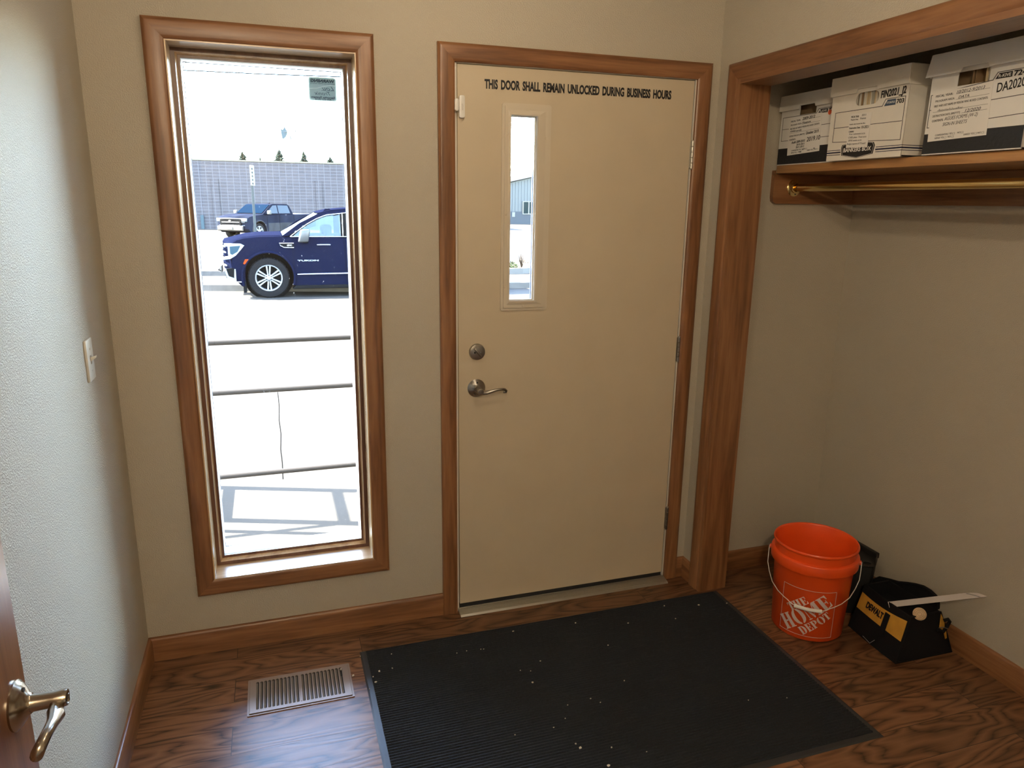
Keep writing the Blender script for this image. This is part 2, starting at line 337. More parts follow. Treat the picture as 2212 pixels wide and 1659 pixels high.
# mitred casing boards
def casing(parent, x0, x1, z0, z1, c, plane, off, t=.018, sides='LTRB', axis='y', name='casing', bead=True):
    """mitred picture-frame casing; outer rect x0..x1,z0..z1; board width c; stands t proud of plane (towards -axis)"""
    def prof(q, u):  # board cross profile: u across 0 (outer)..c (inner) -> thickness
        return q
    outs = {}
    def P(a, b, d):
        return Vector((a, plane - d, b)) if axis == 'y' else Vector((plane - d, a, b))
    steps = [(0, 0), (0, t * .72), (.004, t * .95), (.012, t), (c - .010, t * .93), (c - .004, t * .80), (c, t * .66), (c, 0)]
    for s in sides:
        A, B = [], []
        for u, d in steps:
            if s == 'T': A.append(P(x0 + (u if 'L' in sides else 0), z1 - u, d)); B.append(P(x1 - (u if 'R' in sides else 0), z1 - u, d))
            if s == 'B': A.append(P(x0 + u, z0 + u, d)); B.append(P(x1 - u, z0 + u, d))
            if s == 'L': A.append(P(x0 + u, z0 + (u if 'B' in sides else 0), d)); B.append(P(x0 + u, z1 - (u if 'T' in sides else 0), d))
            if s == 'R': A.append(P(x1 - u, z0 + (u if 'B' in sides else 0), d)); B.append(P(x1 - u, z1 - (u if 'T' in sides else 0), d))
        m = MB(); m.hexa(A, B)
        mt = W['z'] if s in 'LR' else (W['x'] if axis == 'y' else W['y'])
        m.build(name, mt, parent, smooth=True, angle=40)

# ------------------------------------------------------------------ window
win = thing('window_1', 'tall narrow fixed window with stained wood casing, left of the door', 'window', (-.52, 0, .229), kind='structure')
casing(win, -.8588, -.1805, .2289, 2.1209, .0582, 0, 0)
x0, x1, z0, z1 = WIN
def frame(x0, x1, z0, z1, t, y0, y1, bev=0):
    m = MB()
    if bev: m.box(x0, x0 + t, y0, y1, z0, z1, bev); m.box(x1 - t, x1, y0, y1, z0, z1, bev); m.box(x0 + t, x1 - t, y0, y1, z0, z0 + t, bev); m.box(x0 + t, x1 - t, y0, y1, z1 - t, z1, bev); return m
    return m.plate(rect(x0, x1, z0, z1), [rect(x0 + t, x1 - t, z0 + t, z1 - t)], y0, y1, 'y')
# liner boards (jamb extension)
lin = .004
M_lin = wood('light_oiled_liner_wood', (.40, .24, .12), (.54, .35, .18), (.64, .46, .26), 'z', rough=.24, coat=.4)
M_linx = wood('light_oiled_sill_wood', (.36, .22, .12), (.50, .33, .18), (.60, .43, .26), 'x', rough=.24, coat=.4)
MB().box(x0, x0 + lin, -.0145, .16, z0, z1).build('jamb_liner', M_lin, win)
MB().box(x1 - lin, x1, -.0145, .16, z0, z1).build('jamb_liner', M_lin, win)
MB().box(x0 + lin, x1 - lin, -.0145, .16, z1 - lin, z1).build('head_liner', M_linx, win)
MB().box(x0 + lin, x1 - lin, -.0145, .16, z0, z0 + lin).build('sill_board', M_linx, win)
M_sashwood = wood('sash_stained_wood', (.06, .024, .014), (.11, .046, .025), (.16, .075, .038), 'z')
ax0, ax1, az0, az1 = x0 + lin, x1 - lin, z0 + lin, z1 - lin
def splay(iA, yA, iB, yB, yback):
    """four-sided frame whose inner face runs from inset iA at depth yA to inset iB at depth yB"""
    q = bmesh.new(); rr = []
    for i_, y_ in ((iA, yA), (iB, yB), (iB, yback), (iA - .001, yback)):
        rr.append([q.verts.new((x_, y_, z_)) for x_, z_ in rect(ax0 + i_, ax1 - i_, az0 + i_, az1 - i_)])
    for A_, B_ in zip(rr, rr[1:] + rr[:1]):
        for k_ in range(4): q.faces.new((A_[k_], A_[(k_ + 1) % 4], B_[(k_ + 1) % 4], B_[k_]))
    bmesh.ops.recalc_face_normals(q, faces=q.faces); m = MB(); m._add(q); return m
frame(ax0, ax1, az0, az1, .0125, .088, .117).build('outer_frame', M_sashwood, win)
splay(.0125, .0885, .0152, .097, .117).build('bead', M_lin, win)
splay(.0152, .0985, .0182, .109, .117).build('bead', M_lin, win)
b0 = .0182; frame(ax0 + b0, ax1 - b0, az0 + b0, az1 - b0, .0075, .108, .117).build('sash', M_sashwood, win)
b0 = .0257; frame(ax0 + .001, ax1 - .001, az0 + .001, az1 - .001, b0 - .001, .1222, .186).build('exterior_frame', M_sash, win)
frame(ax0 + .001, ax1 - .001, az0 + .001, az1 - .001, b0 + .0010, .186, .190).build('exterior_edge', mat('grey_exterior_edge', (.10, .10, .11), .6), win)
MB().box(ax0 + b0 - .004, ax1 - b0 + .004, .119, .1212, az0 + b0 - .004, az1 - b0 + .004).build('glass', M_glass, win)

# alarm sticker on the glass: seen from behind, so the lettering reads backwards
stk = thing('warning_sticker', 'small grey alarm sticker on the glass at the upper right of the window', 'sticker', (-.33, .1185, 1.928))
def rrect(x0, x1, z0, z1, r, n=5):
    p = []
    for cx, cz, a in ((x1 - r, z0 + r, -pi / 2), (x1 - r, z1 - r, 0), (x0 + r, z1 - r, pi / 2), (x0 + r, z0 + r, pi)):
        p += [(cx + r * cos(a + pi / 2 * i / n), cz + r * sin(a + pi / 2 * i / n)) for i in range(n + 1)]
    return p
def film(name, col, tr):
    m = bpy.data.materials.new(name); m.use_nodes = True; n = m.node_tree; n.nodes.clear()
    t = n.nodes.new('ShaderNodeBsdfTransparent'); t.inputs[0].default_value = (*tr, 1); d = n.nodes.new('ShaderNodeBsdfTranslucent'); d.inputs[0].default_value = (*col, 1)
    x = n.nodes.new('ShaderNodeMixShader'); x.inputs[0].default_value = .6; o = n.nodes.new('ShaderNodeOutputMaterial')
    n.links.new(t.outputs[0], x.inputs[1]); n.links.new(d.outputs[0], x.inputs[2]); n.links.new(x.outputs[0], o.inputs[0]); return m
SM1 = film('sticker_green_edge', (.62, .64, .56), (.20, .20, .18)); SM2 = film('sticker_grey', (.75, .75, .72), (.5, .5, .5)); SM3 = film('sticker_print', (.18, .17, .22), (.15, .14, .2))
sx0, sx1, sz0, sz1 = -.383, -.291, 1.925, 2.001
MB().prism(rrect(sx0, sx1, sz0, sz1, .008), .1183, .1189, 'y').build('backing', SM1, stk)
MB().prism(rrect(sx0 + .0035, sx1 - .0035, sz0 + .0035, sz1 - .0035, .006), .1179, .1183, 'y').build('face', SM2, stk)
def mtext(s, size, xr, z, fit, bold=0, shear=0): text('lettering', s, size, (xr, .1177, z), (-1, 0, 0), (0, 0, 1), SM3, stk, fit=fit, bold=bold, shear=shear, th=.0003)
mtext('WARNING', .013, sx1 - .006, 1.9845, .078, .0006)
mtext('PREMISES EQUIPPED WITH A', .005, sx1 - .006, 1.9785, .078)
mtext('Lou', .018, sx1 - .008, 1.960, .040, shear=.5); mtext('Tronix', .016, sx1 - .022, 1.9445, .052, shear=.5)
mtext('Security System', .009, sx1 - .006, 1.9345, .078, .0003); mtext('1-800-627-0028', .0065, sx1 - .012, 1.9285, .06, .0002)
MB().box(sx1 - .05, sx1 - .008, .1173, .1178, 1.9585, 1.9593).build('underline', SM3, stk)
MB().tube([(sx0 + .004, .1176, 1.9635), (sx0 + .03, .1176, 1.966), (sx0 + .05, .1176, 1.972), (sx1 - .02, .1176, 1.9765), (sx1 - .004, .1176, 1.975)], .0007, 6).build('wavy_line', M_paper, stk)

# ------------------------------------------------------------------ entry door
dr = thing('door_1', 'cream steel entry door with a narrow glass lite, closed, in the back wall', 'door', (.55, 0, 0), kind='structure')
casing(dr, .0293, 1.0795, 0, 2.1160, .0582, 0, 0, sides='LTR')
DX0, DX1, DZ1 = DOOR[0], DOOR[1], DOOR[3]
jm = MB()
for a, b in ((DX0, DX0 + .0085), (DX1 - .0045, DX1)): jm.box(a, b, -.002, .16, 0, DZ1)
jm.box(DX0, DX1, -.002, .16, DZ1 - .003, DZ1)
jm.build('jamb', M_jamb, dr)
st = MB(); st.box(DX0 + .006, DX0 + .03, .050, .07, .02, DZ1 - .003); st.box(DX1 - .03, DX1 - .003, .050, .07, .02, DZ1 - .003); st.box(DX0 + .006, DX1 - .003, .050, .07, DZ1 - .03, DZ1 - .003)
st.build('weather_stop', M_black, dr)
SX0, SX1, SZ0, SZ1 = .1000, 1.0130, .030, 2.0530
LI = (.289, .3905, 1.247, 1.899)
slab = MB().plate(rect(SX0, SX1, SZ0, SZ1), [rect(LI[0] - .006, LI[1] + .006, LI[2] - .006, LI[3] + .006)], 0.0005, .045, 'y').build('slab', M_door, dr)
MB().box(SX0, SX1, .004, .040, .011, .0305).build('door_sweep', M_black, dr)
LK = (LI[0] - .003, LI[1] + .003, LI[2] - .003, LI[3] + .003)
kit = MB().plate(rrect(.258, .441, 1.212, 1.938, .009), [rect(*LK)], -.004, .0005, 'y')
for q0, q1, t in ((.022, .026, -.0095),): pass
A = (.258 + .010, .441 - .010, 1.212 + .010, 1.938 - .010)
kit.plate(rect(*A), [rect(*LK)], -.008, -.004, 'y')
ko = kit.build('lite_frame', M_kit, dr)
# sloping inner lip of the lite frame
lp = MB()
o_, i_ = (A[0] + .012, A[1] - .012, A[2] + .012, A[3] - .012), LI
def ring(o_, i_, y0, y1):
    m = bmesh.new(); a = [m.verts.new((x, y0, z)) for x, z in rect(*o_)]; b = [m.verts.new((x, y1, z)) for x, z in rect(*i_)]
    a2 = [m.verts.new((x, y0 + .004, z)) for x, z in rect(*o_)]
    for k in range(4): m.faces.new((a[k], a[(k + 1) % 4], b[(k + 1) % 4], b[k])); m.faces.new((a2[k], a2[(k + 1) % 4], a[(k + 1) % 4], a[k]))
    return m
lp._add(ring(o_, (LI[0] - .001, LI[1] + .001, LI[2] - .001, LI[3] + .001), -.0085, -.0125)); lp.plate(rect(LI[0] - .0045, LI[1] + .0045, LI[2] - .0045, LI[3] + .0045), [rect(*LI)], -.0125, .030, 'y')
lp.build('lite_bead', M_kit, ko)
for px, pz in ((.349, 1.917), (.278, 1.835), (.4185, 1.826), (.2745, 1.56), (.4165, 1.555), (.272, 1.30), (.414, 1.297), (.344, 1.229)):
    MB().cyl((px, -.0068, pz), (px, -.0096, pz), .0040, 14, .0012).build('screw', M_kit, ko)
MB().plate(rect(LI[0], LI[1], LI[2], LI[3]), [rect(LI[0] + .004, LI[1] - .004, LI[2] + .004, LI[3] - .004)], .014, .022, 'y').build('glazing_spacer', M_sash, ko)
MB().box(LI[0], LI[1], .022, .026, LI[2], LI[3]).build('glass', M_glass, ko)
MB().box(LI[1] - .006, LI[1] - .0040, .0265, .034, LI[2], LI[3]).build('spacer_line', mat('dark_blue_spacer', (.01, .03, .12), .4), ko)
# threshold
th = MB().prism([(-.052, 0), (-.044, .006), (-.010, .0125), (.05, .0125), (.05, 0)], DX0 + .004, DX1 - .001, 'x')
for k in range(5): th.box(DX0 + .004, DX1 - .001, -.036 + k * .008, -.0345 + k * .008, .0065 + k * .0015, .0085 + k * .0015)
th.build('threshold', M_alu, dr)
# lettering
text('lettering', 'THIS DOOR SHALL REMAIN UNLOCKED DURING BUSINESS HOURS', .0405, (.195, -.0002, 1.9815), (1, 0, .0035), (-.0035, 0, 1), M_ink, dr, fit=.723, bold=.0017, th=.0006, wordsp=1.7)
# deadbolt
bolt = MB().lathe([(0, 0), (.031, 0), (.031, .004), (.0285, .010), (.020, .0125), (0, .0125)], 40, Matrix.Translation((.169, 0, 1.062)) @ Matrix.Rotation(pi / 2, 4, 'X')).build('deadbolt', M_nickel, dr, smooth=True)
Mb = Matrix.Translation((.169, -.012, 1.062)) @ Matrix.Rotation(radians(-38), 4, 'Y')
MB().hexa([(-.0045, 0, -.022), (.0045, 0, -.022), (.0045, 0, .022), (-.0045, 0, .022)], [(-.002, -.017, -.019), (.002, -.017, -.019), (.0035, -.014, .021), (-.0035, -.014, .021)], .0015, 2, Mb).build('thumb_turn', M_nickel, bolt, smooth=True)
for dx in (-.011, .012): MB().cyl((.169 + dx, -.0118, 1.062 - .001), (.169 + dx, -.0142, 1.061), .0035, 12, .001).build('screw', M_black if dx < 0 else M_nickel, bolt)
# lever
def lever(parent, M, m, fat=1):
    """lever set built along local -Y from a door face at y=0; lever blade runs along +X"""
    L = MB().lathe([(0, 0), (.034, 0), (.0345, .003), (.031, .006), (.029, .0085), (.022, .013), (.0155, .0165), (.0135, .020), (0, .020)], 40, M @ Matrix.Rotation(pi / 2, 4, 'X')).build('lever_set', m, parent, smooth=True)
    s = MB(); s.lathe([(.0125, .018), (.0118, .022), (.0112, .045), (.0125, .058), (.011, .0635), (.0085, .064), (.008, .0625), (0, .0625)], 32, M @ Matrix.Rotation(pi / 2, 4, 'X'))
    s.build('spindle', m, L, smooth=True)
    k = MB(); pts = [(0, -.050, -.001), (.012, -.052, -.006), (.024, -.054, -.0065), (.038, -.056, -.0035), (.054, -.058, .001), (.072, -.058, .0035), (.086, -.057, .0035), (.096, -.055, .0005), (.102, -.052, -.005), (.1005, -.050, -.0098), (.0955, -.049, -.0095)]
    rr = [(.0095, .0085), (.0095, .0075), (.0085, .006), (.0068, .005), (.0055, .0048), (.005, .005), (.005, .005), (.0052, .0052), (.0055, .0055), (.0055, .0055), (.004, .004)]
    k.tube(pts, [(a_ * (1 if i_ < 2 else fat), b_ * (1 if i_ < 2 else fat)) for i_, (a_, b_) in enumerate(rr)], 14, M=M); k.sphere(M @ Vector((.0955, -.049, -.0095)), .0056 * (1 + (fat - 1) * .6), 12); k.build('lever', m, L, smooth=True, angle=60)
    q = MB(); q.box(-.0016, .0016, -.0658, -.0622, -.0055, .0055, .0006, M=M @ Matrix.Rotation(radians(0), 4, 'Y')); q.build('turn_button', m, L)
    for a in (pi / 2, -pi / 2 - .5):
        MB().cyl(M @ Vector((.0225 * cos(a), -.0115, .0225 * sin(a))), M @ Vector((.0225 * cos(a), -.0138, .0225 * sin(a))), .0032, 12).build('screw', M_black, L)
    return L
lever(dr, Matrix.Translation((.167, 0, .923)), M_nickel)
# hinges
for i, (hz, mt) in enumerate(((1.788, M_alu), (1.030, M_nickel), (.287, M_nickel))):
    hg = MB()
    for k in range(5): hg.cyl((1.0195, -.0065, hz - .05 + k * .02 + .0006), (1.0195, -.0065, hz - .03 + k * .02 - .0006), .0062, 16, .0006)
    hg.sphere((1.0195, -.0065, hz + .0505), .0055, 10); hg.sphere((1.0195, -.0065, hz - .0505), .0045, 10)
    hg.box(1.012, 1.0195, -.003, .001, hz - .048, hz + .048)
    hg.build('hinge', mt, dr, smooth=True)
# smudges on the latch edge of the slab stay part of the door finish
sen = thing('door_sensor', 'white plastic alarm sensor stuck high on the latch side of the door', 'sensor', (.1125, -.001, 1.88))
MB().prism(rrect(.1025, .1225, 1.880, 1.953, .006), -.0135, .0004, 'y', .0018).build('housing', M_white_pl, sen, smooth=True)
text('lettering', 'SIMPLISAFE'[:6].lower(), .008, (.1155, -.0138, 1.905), (0, 0, 1), (-1, 0, 0), mat('pale_print', (.5, .49, .47), .5), sen, fit=.02, th=.0003)
mg = MB().prism(rrect(.0835, .0975, 1.9005, 1.9395, .005), -.030, -.0165, 'y', .0016).build('sensor_magnet', M_white_pl, smooth=True)
tag(mg, 'small white magnet block on the door casing beside the alarm sensor', 'magnet')

# ------------------------------------------------------------------ closet casing
cl = thing('trim_1', 'stained wood casing and jamb lining round the closet opening', 'door casing', (XR, -.1, 0), kind='structure')
casing(cl, CO[0] - .058, -.0777, 0, 2.1031, .0582, XR, 0, t=.018, sides='LTR', axis='x')
MB().box(XR - .012, XR + .120, CO[1] - .018, CO[1], 0, CO[2]).build('jamb_board', W['z'], cl)
MB().box(XR - .012, XR + .120, CO[0], CO[0] + .018, 0, CO[2]).build('jamb_board', W['z'], cl)
MB().box(XR - .012, XR + .120, CO[0], CO[1] - .018, CO[2] - .018, CO[2]).build('head_board', W['y'], cl)

# ------------------------------------------------------------------ closet shelf and rod
SHZ = 1.757
sh = thing('closet_shelf', 'stained wood closet shelf on cleats, carrying the archive boxes', 'shelf', (1.6, -1, SHZ - .03))
MB().box(1.385, XC - .002, -2.1, YC - .021, SHZ - .03, SHZ, .003).build('shelf_board', wood('shelf_birch', (.22, .10, .038), (.40, .20, .075), (.52, .28, .11), 'y', rough=.32), sh, smooth=True)
cleat = [(1.382, SHZ - .018), (1.382, 1.635), (1.386, 1.620), (1.398, 1.6115), (1.775, 1.6115), (1.775, SHZ - .0305), (1.386, SHZ - .0305), (1.386, SHZ - .018)]
MB().prism(cleat[::-1], YC - .0195, YC - .0005, 'y').build('cleat', W['x'], sh)
MB().box(XC - .020, XC - .0005, -2.1, YC - .001, 1.6115, SHZ - .0305, .002).build('cleat', W['y'], sh)
rod = thing('closet_rod', 'polished brass closet rod under the shelf', 'closet rod', (1.483, -1, 1.674))
MB().cyl((1.483, YC - .028, 1.674), (1.483, -2.1, 1.674), .0145, 32).build('rod', M_brass, rod, smooth=True)
Mf = Matrix.Translation((1.479, YC - .0197, 1.674)) @ Matrix.Rotation(pi / 2, 4, 'X')
MB().lathe([(0, 0), (.033, 0), (.033, .0022), (.029, .005), (.021, .0075), (.0195, .014), (.0165, .015), (.0165, .009), (0, .009)], 40, Mf).build('flange', M_brass, rod, smooth=True)
for a in (radians(120), radians(-80), radians(20)):
    MB().cyl((1.479 + .025 * cos(a), YC - .0245, 1.674 + .025 * sin(a)), (1.479 + .025 * cos(a), YC - .0272, 1.674 + .025 * sin(a)), .0034, 12, .001).build('screw', M_black if sin(a) < 0 else M_brass, rod)

# ------------------------------------------------------------------ archive boxes
def line(m, pts, x, t=.0014, dx=.0004):
    """printed line on a front face at x (facing -x): pts are (s, z) with s measured towards the viewer's right"""
    for (a, b), (c, d) in zip(pts, pts[1:]):
        v = Vector((c - a, d - b)); L = v.length; v.normalize(); nrm = Vector((-v.y, v.x)) * t / 2
        q = [(a + nrm.x, b + nrm.y), (c + nrm.x, d + nrm.y), (c - nrm.x, d - nrm.y), (a - nrm.x, b - nrm.y)]
        m.prism(q, x, x - dx, 'S')
class BoxMB(MB):
    # (s, z) plane; d = depth behind the front face.  world = (front_x + d, y0 - s, z)
    def __init__(s, fx, y0): super().__init__(); s.fx, s.y0 = fx, y0
    def prism(s, pts, d0, d1, axis='S', bev=0, M=None, seg=2):
        return s.hexa([(s.fx + d0, s.y0 - a, b) for a, b in pts], [(s.fx + d1, s.y0 - a, b) for a, b in pts], bev, seg, M)
def quad_line(m, a, b, t, d0=-.0006, d1=.0001):
    a, b = Vector(a), Vector(b); v = (b - a).normalized(); n = Vector((-v.y, v.x)) * t / 2; e = v * t / 2
    m.prism([tuple(a - e + n), tuple(b + e + n), tuple(b + e - n), tuple(a - e - n)], d0, d1)
def archive_box(label, fx, y0, width, z, body_h, lid_h, depth, cmat, hole, tilt=None, lidflare=.004, black=0):
    r = thing('archive_box', label, 'storage box', (fx + depth / 2, y0 - width / 2, z), 0, 'archive boxes on the closet shelf')
    t = .004; z0 = z; z1 = z + body_h
    body = BoxMB(fx, y0)
    # front panel with the hand hole
    m = MB().plate([(y0 - a, b) for a, b in rect(.004, width - .004, z0, z1)], [[(y0 - a, b) for a, b in hole]], fx, fx + t, 'x')
    me = bpy.data.meshes.new('t'); m.bm.to_mesh(me); body.bm.from_mesh(me)
    ya, yb = y0 - .004, y0 - width + .004
    for bx in ((fx + depth - t, fx + depth, yb, ya, z0, z1), (fx + t, fx + depth, ya - t, ya, z0, z1), (fx + t, fx + depth, yb, yb + t, z0, z1), (fx + t, fx + depth, yb, ya, z0, z0 + t)):
        body.box(*bx)
    bo = body.build('box_body', cmat, r)
    # lid: top sheet, side flaps, front flap with the raised middle tab
    l = BoxMB(fx, y0); zt = z1 + .003
    l.box(fx - .003, fx + depth + .003, y0 - width, y0, zt - .003, zt, .001)
    l.box(fx - .003, fx + depth + .003, y0 - .003, y0, zt - lid_h, zt); l.box(fx - .003, fx + depth + .003, y0 - width, y0 - width + .003, zt - lid_h, zt)
    l.box(fx + depth, fx + depth + .003, y0 - width, y0, zt - lid_h, zt)
    w_ = width; c0, c1 = w_ * .40, w_ * .62
    fl = [(0, zt), (0, zt - lid_h), (c0 - .012, zt - lid_h), (c0 - .010, zt - lid_h + .012), (c1, zt - lid_h + .012), (c1 + .006, zt - lid_h + .001), (w_, zt - lid_h + .002), (w_, zt)]
    b = bmesh.new(); o1 = []
    for d in (-.003, -.0065):
        o1.append([b.verts.new((fx + d - lidflare * (zt - q) / lid_h, y0 - s, q)) for s, q in fl])
    f = b.faces.new(o1[0]); g = b.faces.new(o1[1][::-1])
    for i in range(len(fl)): b.faces.new((o1[0][i], o1[1][i], o1[1][(i + 1) % len(fl)], o1[0][(i + 1) % len(fl)]))
    f.normal_update(); g.normal_update(); bmesh.ops.triangulate(b, faces=[f, g], ngon_method='EAR_CLIP'); bmesh.ops.recalc_face_normals(b, faces=b.faces)
    l._add(b); l.build('lid', cmat, r)
    MB().box(fx + depth * .10, fx + depth * .10 + .002, yb + .01, ya - .01, z0 + .006, z1 - .02).build('box_inside', M_cardin if cmat is not M_card2 else M_cardin, r)
    if black:
        bk = BoxMB(fx, y0); bk.prism(rect(.004, w_ - .004, z0 + .003, z0 + black), -.0008, .0001); bk.build('black_base_print', M_blackprint, r)
    return r, bo
def R4(s0, s1, z0_, z1_): return rect(s0, s1, z0_, z1_)
def bpar(r, fx, y0, name, fn, m):
    k = BoxMB(fx, y0); fn(k); return k.build(name, m, r)
def ftext(r, fx, y0, s, size, S, Z, m, fit=None, bold=0, ang=0, shear=0, d=.0010, name='lettering'):
    a = radians(ang)
    return text(name, s, size, (fx - d, y0 - S, Z), (0, -cos(a), sin(a)), (0, sin(a), cos(a)), m, r, fit=fit, bold=bold, shear=shear, th=.0004)

# --- box 1 (left, short, with the orange dot)
fx, y0, wd, z, bh = 1.392, -.026, .318, SHZ + .001, .252
hole1 = R4(.108, .198, z + .178, z + .212)
b1, bo = archive_box('white archive box with an orange dot, leftmost on the closet shelf', fx, y0, wd, z, bh, .056, .385, M_card, hole1, black=.062)
FZ0, FZ1 = z + .10, z + .172
def fr1(k):
    for a, b in (((.016, z + .090), (.016, z + .176)), ((.016, z + .176), (.20, z + .176)), ((.20, z + .176), (.212, z + .190)), ((.212, z + .190), (.304, z + .190)), ((.304, z + .190), (.304, z + .075)), ((.016, z + .133), (.304, z + .133)), ((.016, z + .090), (.304, z + .090))): quad_line(k, a, b, .0016)
bpar(b1, fx, y0, 'printed_frame', fr1, M_grayink)
bpar(b1, fx, y0, 'brand_block', lambda k: k.prism([(.210, z + .174), (.222, z + .187), (.258, z + .187), (.258, z + .174)], -.0008, .0001), M_ink)
ftext(b1, fx, y0, 'R-KIVE', .010, .220, z + .177, M_paper, .034, .0002, d=.0012)
ftext(b1, fx, y0, '724', .017, .263, z + .175, M_ink, .034, .0005)
def label_sheet(r, fx, y0, s0, s1, z0_, z1_, ang, name='label_sheet', m=M_paper):
    c = Vector(((s0 + s1) / 2, (z0_ + z1_) / 2)); a = radians(ang)
    def rot(s, zz): v = Vector((s, zz)) - c; return (c.x + v.x * cos(a) - v.y * sin(a), c.y + v.x * sin(a) + v.y * cos(a))
    k = BoxMB(fx, y0); k.prism([rot(*p) for p in rect(s0, s1, z0_, z1_)], -.0016, -.0010); return k.build(name, m, r), rot
def form(r, fx, y0, s0, s1, z0_, z1_, ang, entries, m=M_grayink):
    sheet, rot = label_sheet(r, fx, y0, s0, s1, z0_, z1_, ang); Wd, Hh = s1 - s0, z1_ - z0_
    k = BoxMB(fx, y0)
    for (u, v, u2) in ((.42, .90, .96), (.42, .79, .96), (.04, .60, .96), (.55, .50, .96)):
        quad_line(k, rot(s0 + u * Wd, z0_ + v * Hh), rot(s0 + u2 * Wd, z0_ + v * Hh), .0007, -.0019, -.0016)
    for (u, v) in ((.44, .095), (.585, .095), (.425, .036), (.30, .036), (.81, .042), (.925, .042)):
        for e in (((0, 0), (.035, 0)), ((.035, 0), (.035, .04)), ((.035, .04), (0, .04)), ((0, .04), (0, 0))):
            quad_line(k, rot(s0 + (u + e[0][0]) * Wd, z0_ + (v + e[0][1] * .8) * Hh), rot(s0 + (u + e[1][0]) * Wd, z0_ + (v + e[1][1] * .8) * Hh), .0005, -.0019, -.0016)
    k.build('form_lines', m, sheet)
    for (s, size, u, v, fit, mm, bold, sh) in entries:
        o = rot(s0 + u * Wd, z0_ + v * Hh)
        ftext(sheet, fx, y0, s, size * Hh, o[0], o[1], mm, fit * Wd if fit else None, bold, ang, sh, d=.0019)
    return sheet
PR = .062
def common(hand): return [('FISCAL YEAR:', PR, .06, .90, .30, M_grayink, .0001, 0), ('PROGRAM AREA:', PR, .06, .80, .34, M_grayink, 0, 0), ('FIRST AND LAST NAME OF PERSON WHO BOXED CONTENTS:', PR, .05, .70, .90, M_grayink, 0, 0),
    ('DESTRUCTION DATE: (MM/YYYY)', PR, .04, .50, .48, M_grayink, 0, 0), ('CONTENTS:', PR, .04, .40, .20, M_grayink, .0001, 0), ('CONFIDENTIAL? YES', .05, .13, .10, .30, M_grayink, 0, 0), ('NO', .05, .52, .10, .055, M_grayink, 0, 0),
    ('HIPAA? YES', .05, .13, .04, .16, M_grayink, 0, 0), ('NO', .05, .36, .04, .055, M_grayink, 0, 0), ('SHRED? YES', .05, .63, .045, .17, M_grayink, 0, 0), ('NO', .05, .86, .045, .055, M_grayink, 0, 0)] + hand
s1_ = form(b1, fx, y0, .058, .235, z + .038, z + .172, 2.5, common([('2009-2012', .10, .42, .905, .38, M_ink, .0002, .2), ('Finance', .08, .42, .80, .26, M_ink, .0001, .3), ('October 2019', .10, .56, .50, .38, M_ink, .0002, .2),
    ('2019.10', .17, .60, .30, .40, M_ink, .0002, .1), ('Audit 2009-2010', .09, .12, .31, .42, M_ink, .0002, .2), ('2010-2011', .075, .28, .235, .26, M_ink, .0001, .2), ('2011-2012', .075, .27, .165, .26, M_ink, .0001, .2), ('x', .08, .475, .09, .05, M_ink, .0002, 0), ('x', .08, .40, .035, .05, M_ink, .0002, 0), ('x', .08, .82, .07, .05, M_ink, .0002, 0)]))
def scribble(parent, fx, y0, pts, t=.0011, m=M_ink):
    k = BoxMB(fx, y0)
    for a, b in zip(pts, pts[1:]): quad_line(k, a, b, t, -.0020, -.0016)
    k.build('handwriting', m, parent)
def sig(s, zz, n, wv, h, seed):
    rnd = random.Random(seed); p = []; x = s
    for i in range(n): p.append((x, zz + (h if i % 2 else 0) * rnd.uniform(.5, 1.1))); x += wv * rnd.uniform(.6, 1.4)
    return p
scribble(s1_, fx, y0, sig(.066, z + .1195, 34, .0019, .0062, 3), .0007)
dot = MB().lathe([(0, 0), (.0085, 0), (.0085, .0007), (0, .0007)], 24, Matrix.Translation((fx - .0014, y0 - .271, z + .172)) @ Matrix.Rotation(pi / 2, 4, 'Y')).build('dot_sticker', M_orange, b1)

# --- box 2 (middle, cream, Bankers Box)
fx2, y2, wd2, z2, bh2 = 1.350, -.3495, .335, SHZ + .001, .268
def oval(s0, s1, z0_, z1_, n=8):
    r = (z1_ - z0_) / 2; cz = (z0_ + z1_) / 2; p = []
    for i in range(n + 1): a = -pi / 2 + pi * i / n; p.append((s1 - r + r * cos(a), cz + r * sin(a)))
    for i in range(n + 1): a = pi / 2 + pi * i / n; p.append((s0 + r + r * cos(a), cz + r * sin(a)))
    return p
hole2 = oval(.112, .214, z2 + .170, z2 + .211)
b2, bo2 = archive_box('cream archive box with oval hand hole full of folders, second on the closet shelf', fx2, y2, wd2, z2, bh2, .060, .385, M_card2, hole2, lidflare=.002)
def fr2(k):
    for a, b in (((.026, z2 + .062), (.026, z2 + .158)), ((.026, z2 + .158), (.232, z2 + .158)), ((.232, z2 + .158), (.244, z2 + .178)), ((.244, z2 + .178), (.322, z2 + .178)), ((.322, z2 + .178), (.322, z2 + .050)), ((.026, z2 + .108), (.318, z2 + .106)), ((.026, z2 + .062), (.322, z2 + .050))): quad_line(k, a, b, .0018)
bpar(b2, fx2, y2, 'printed_frame', fr2, M_grayink)
bpar(b2, fx2, y2, 'brand_block', lambda k: k.prism([(.240, z2 + .157), (.252, z2 + .175), (.285, z2 + .175), (.285, z2 + .157)], -.0008, .0001), M_blue)
ftext(b2, fx2, y2, 'STOR/FILE', .009, .250, z2 + .163, M_paper, .033, d=.0012)
ftext(b2, fx2, y2, '703', .018, .289, z2 + .160, M_ink, .029, .0005)
ftext(b2, fx2, y2, 'FIN2021_J2', .030, .222, z2 + .1835, M_ink, .100, .0009, 2, .12)
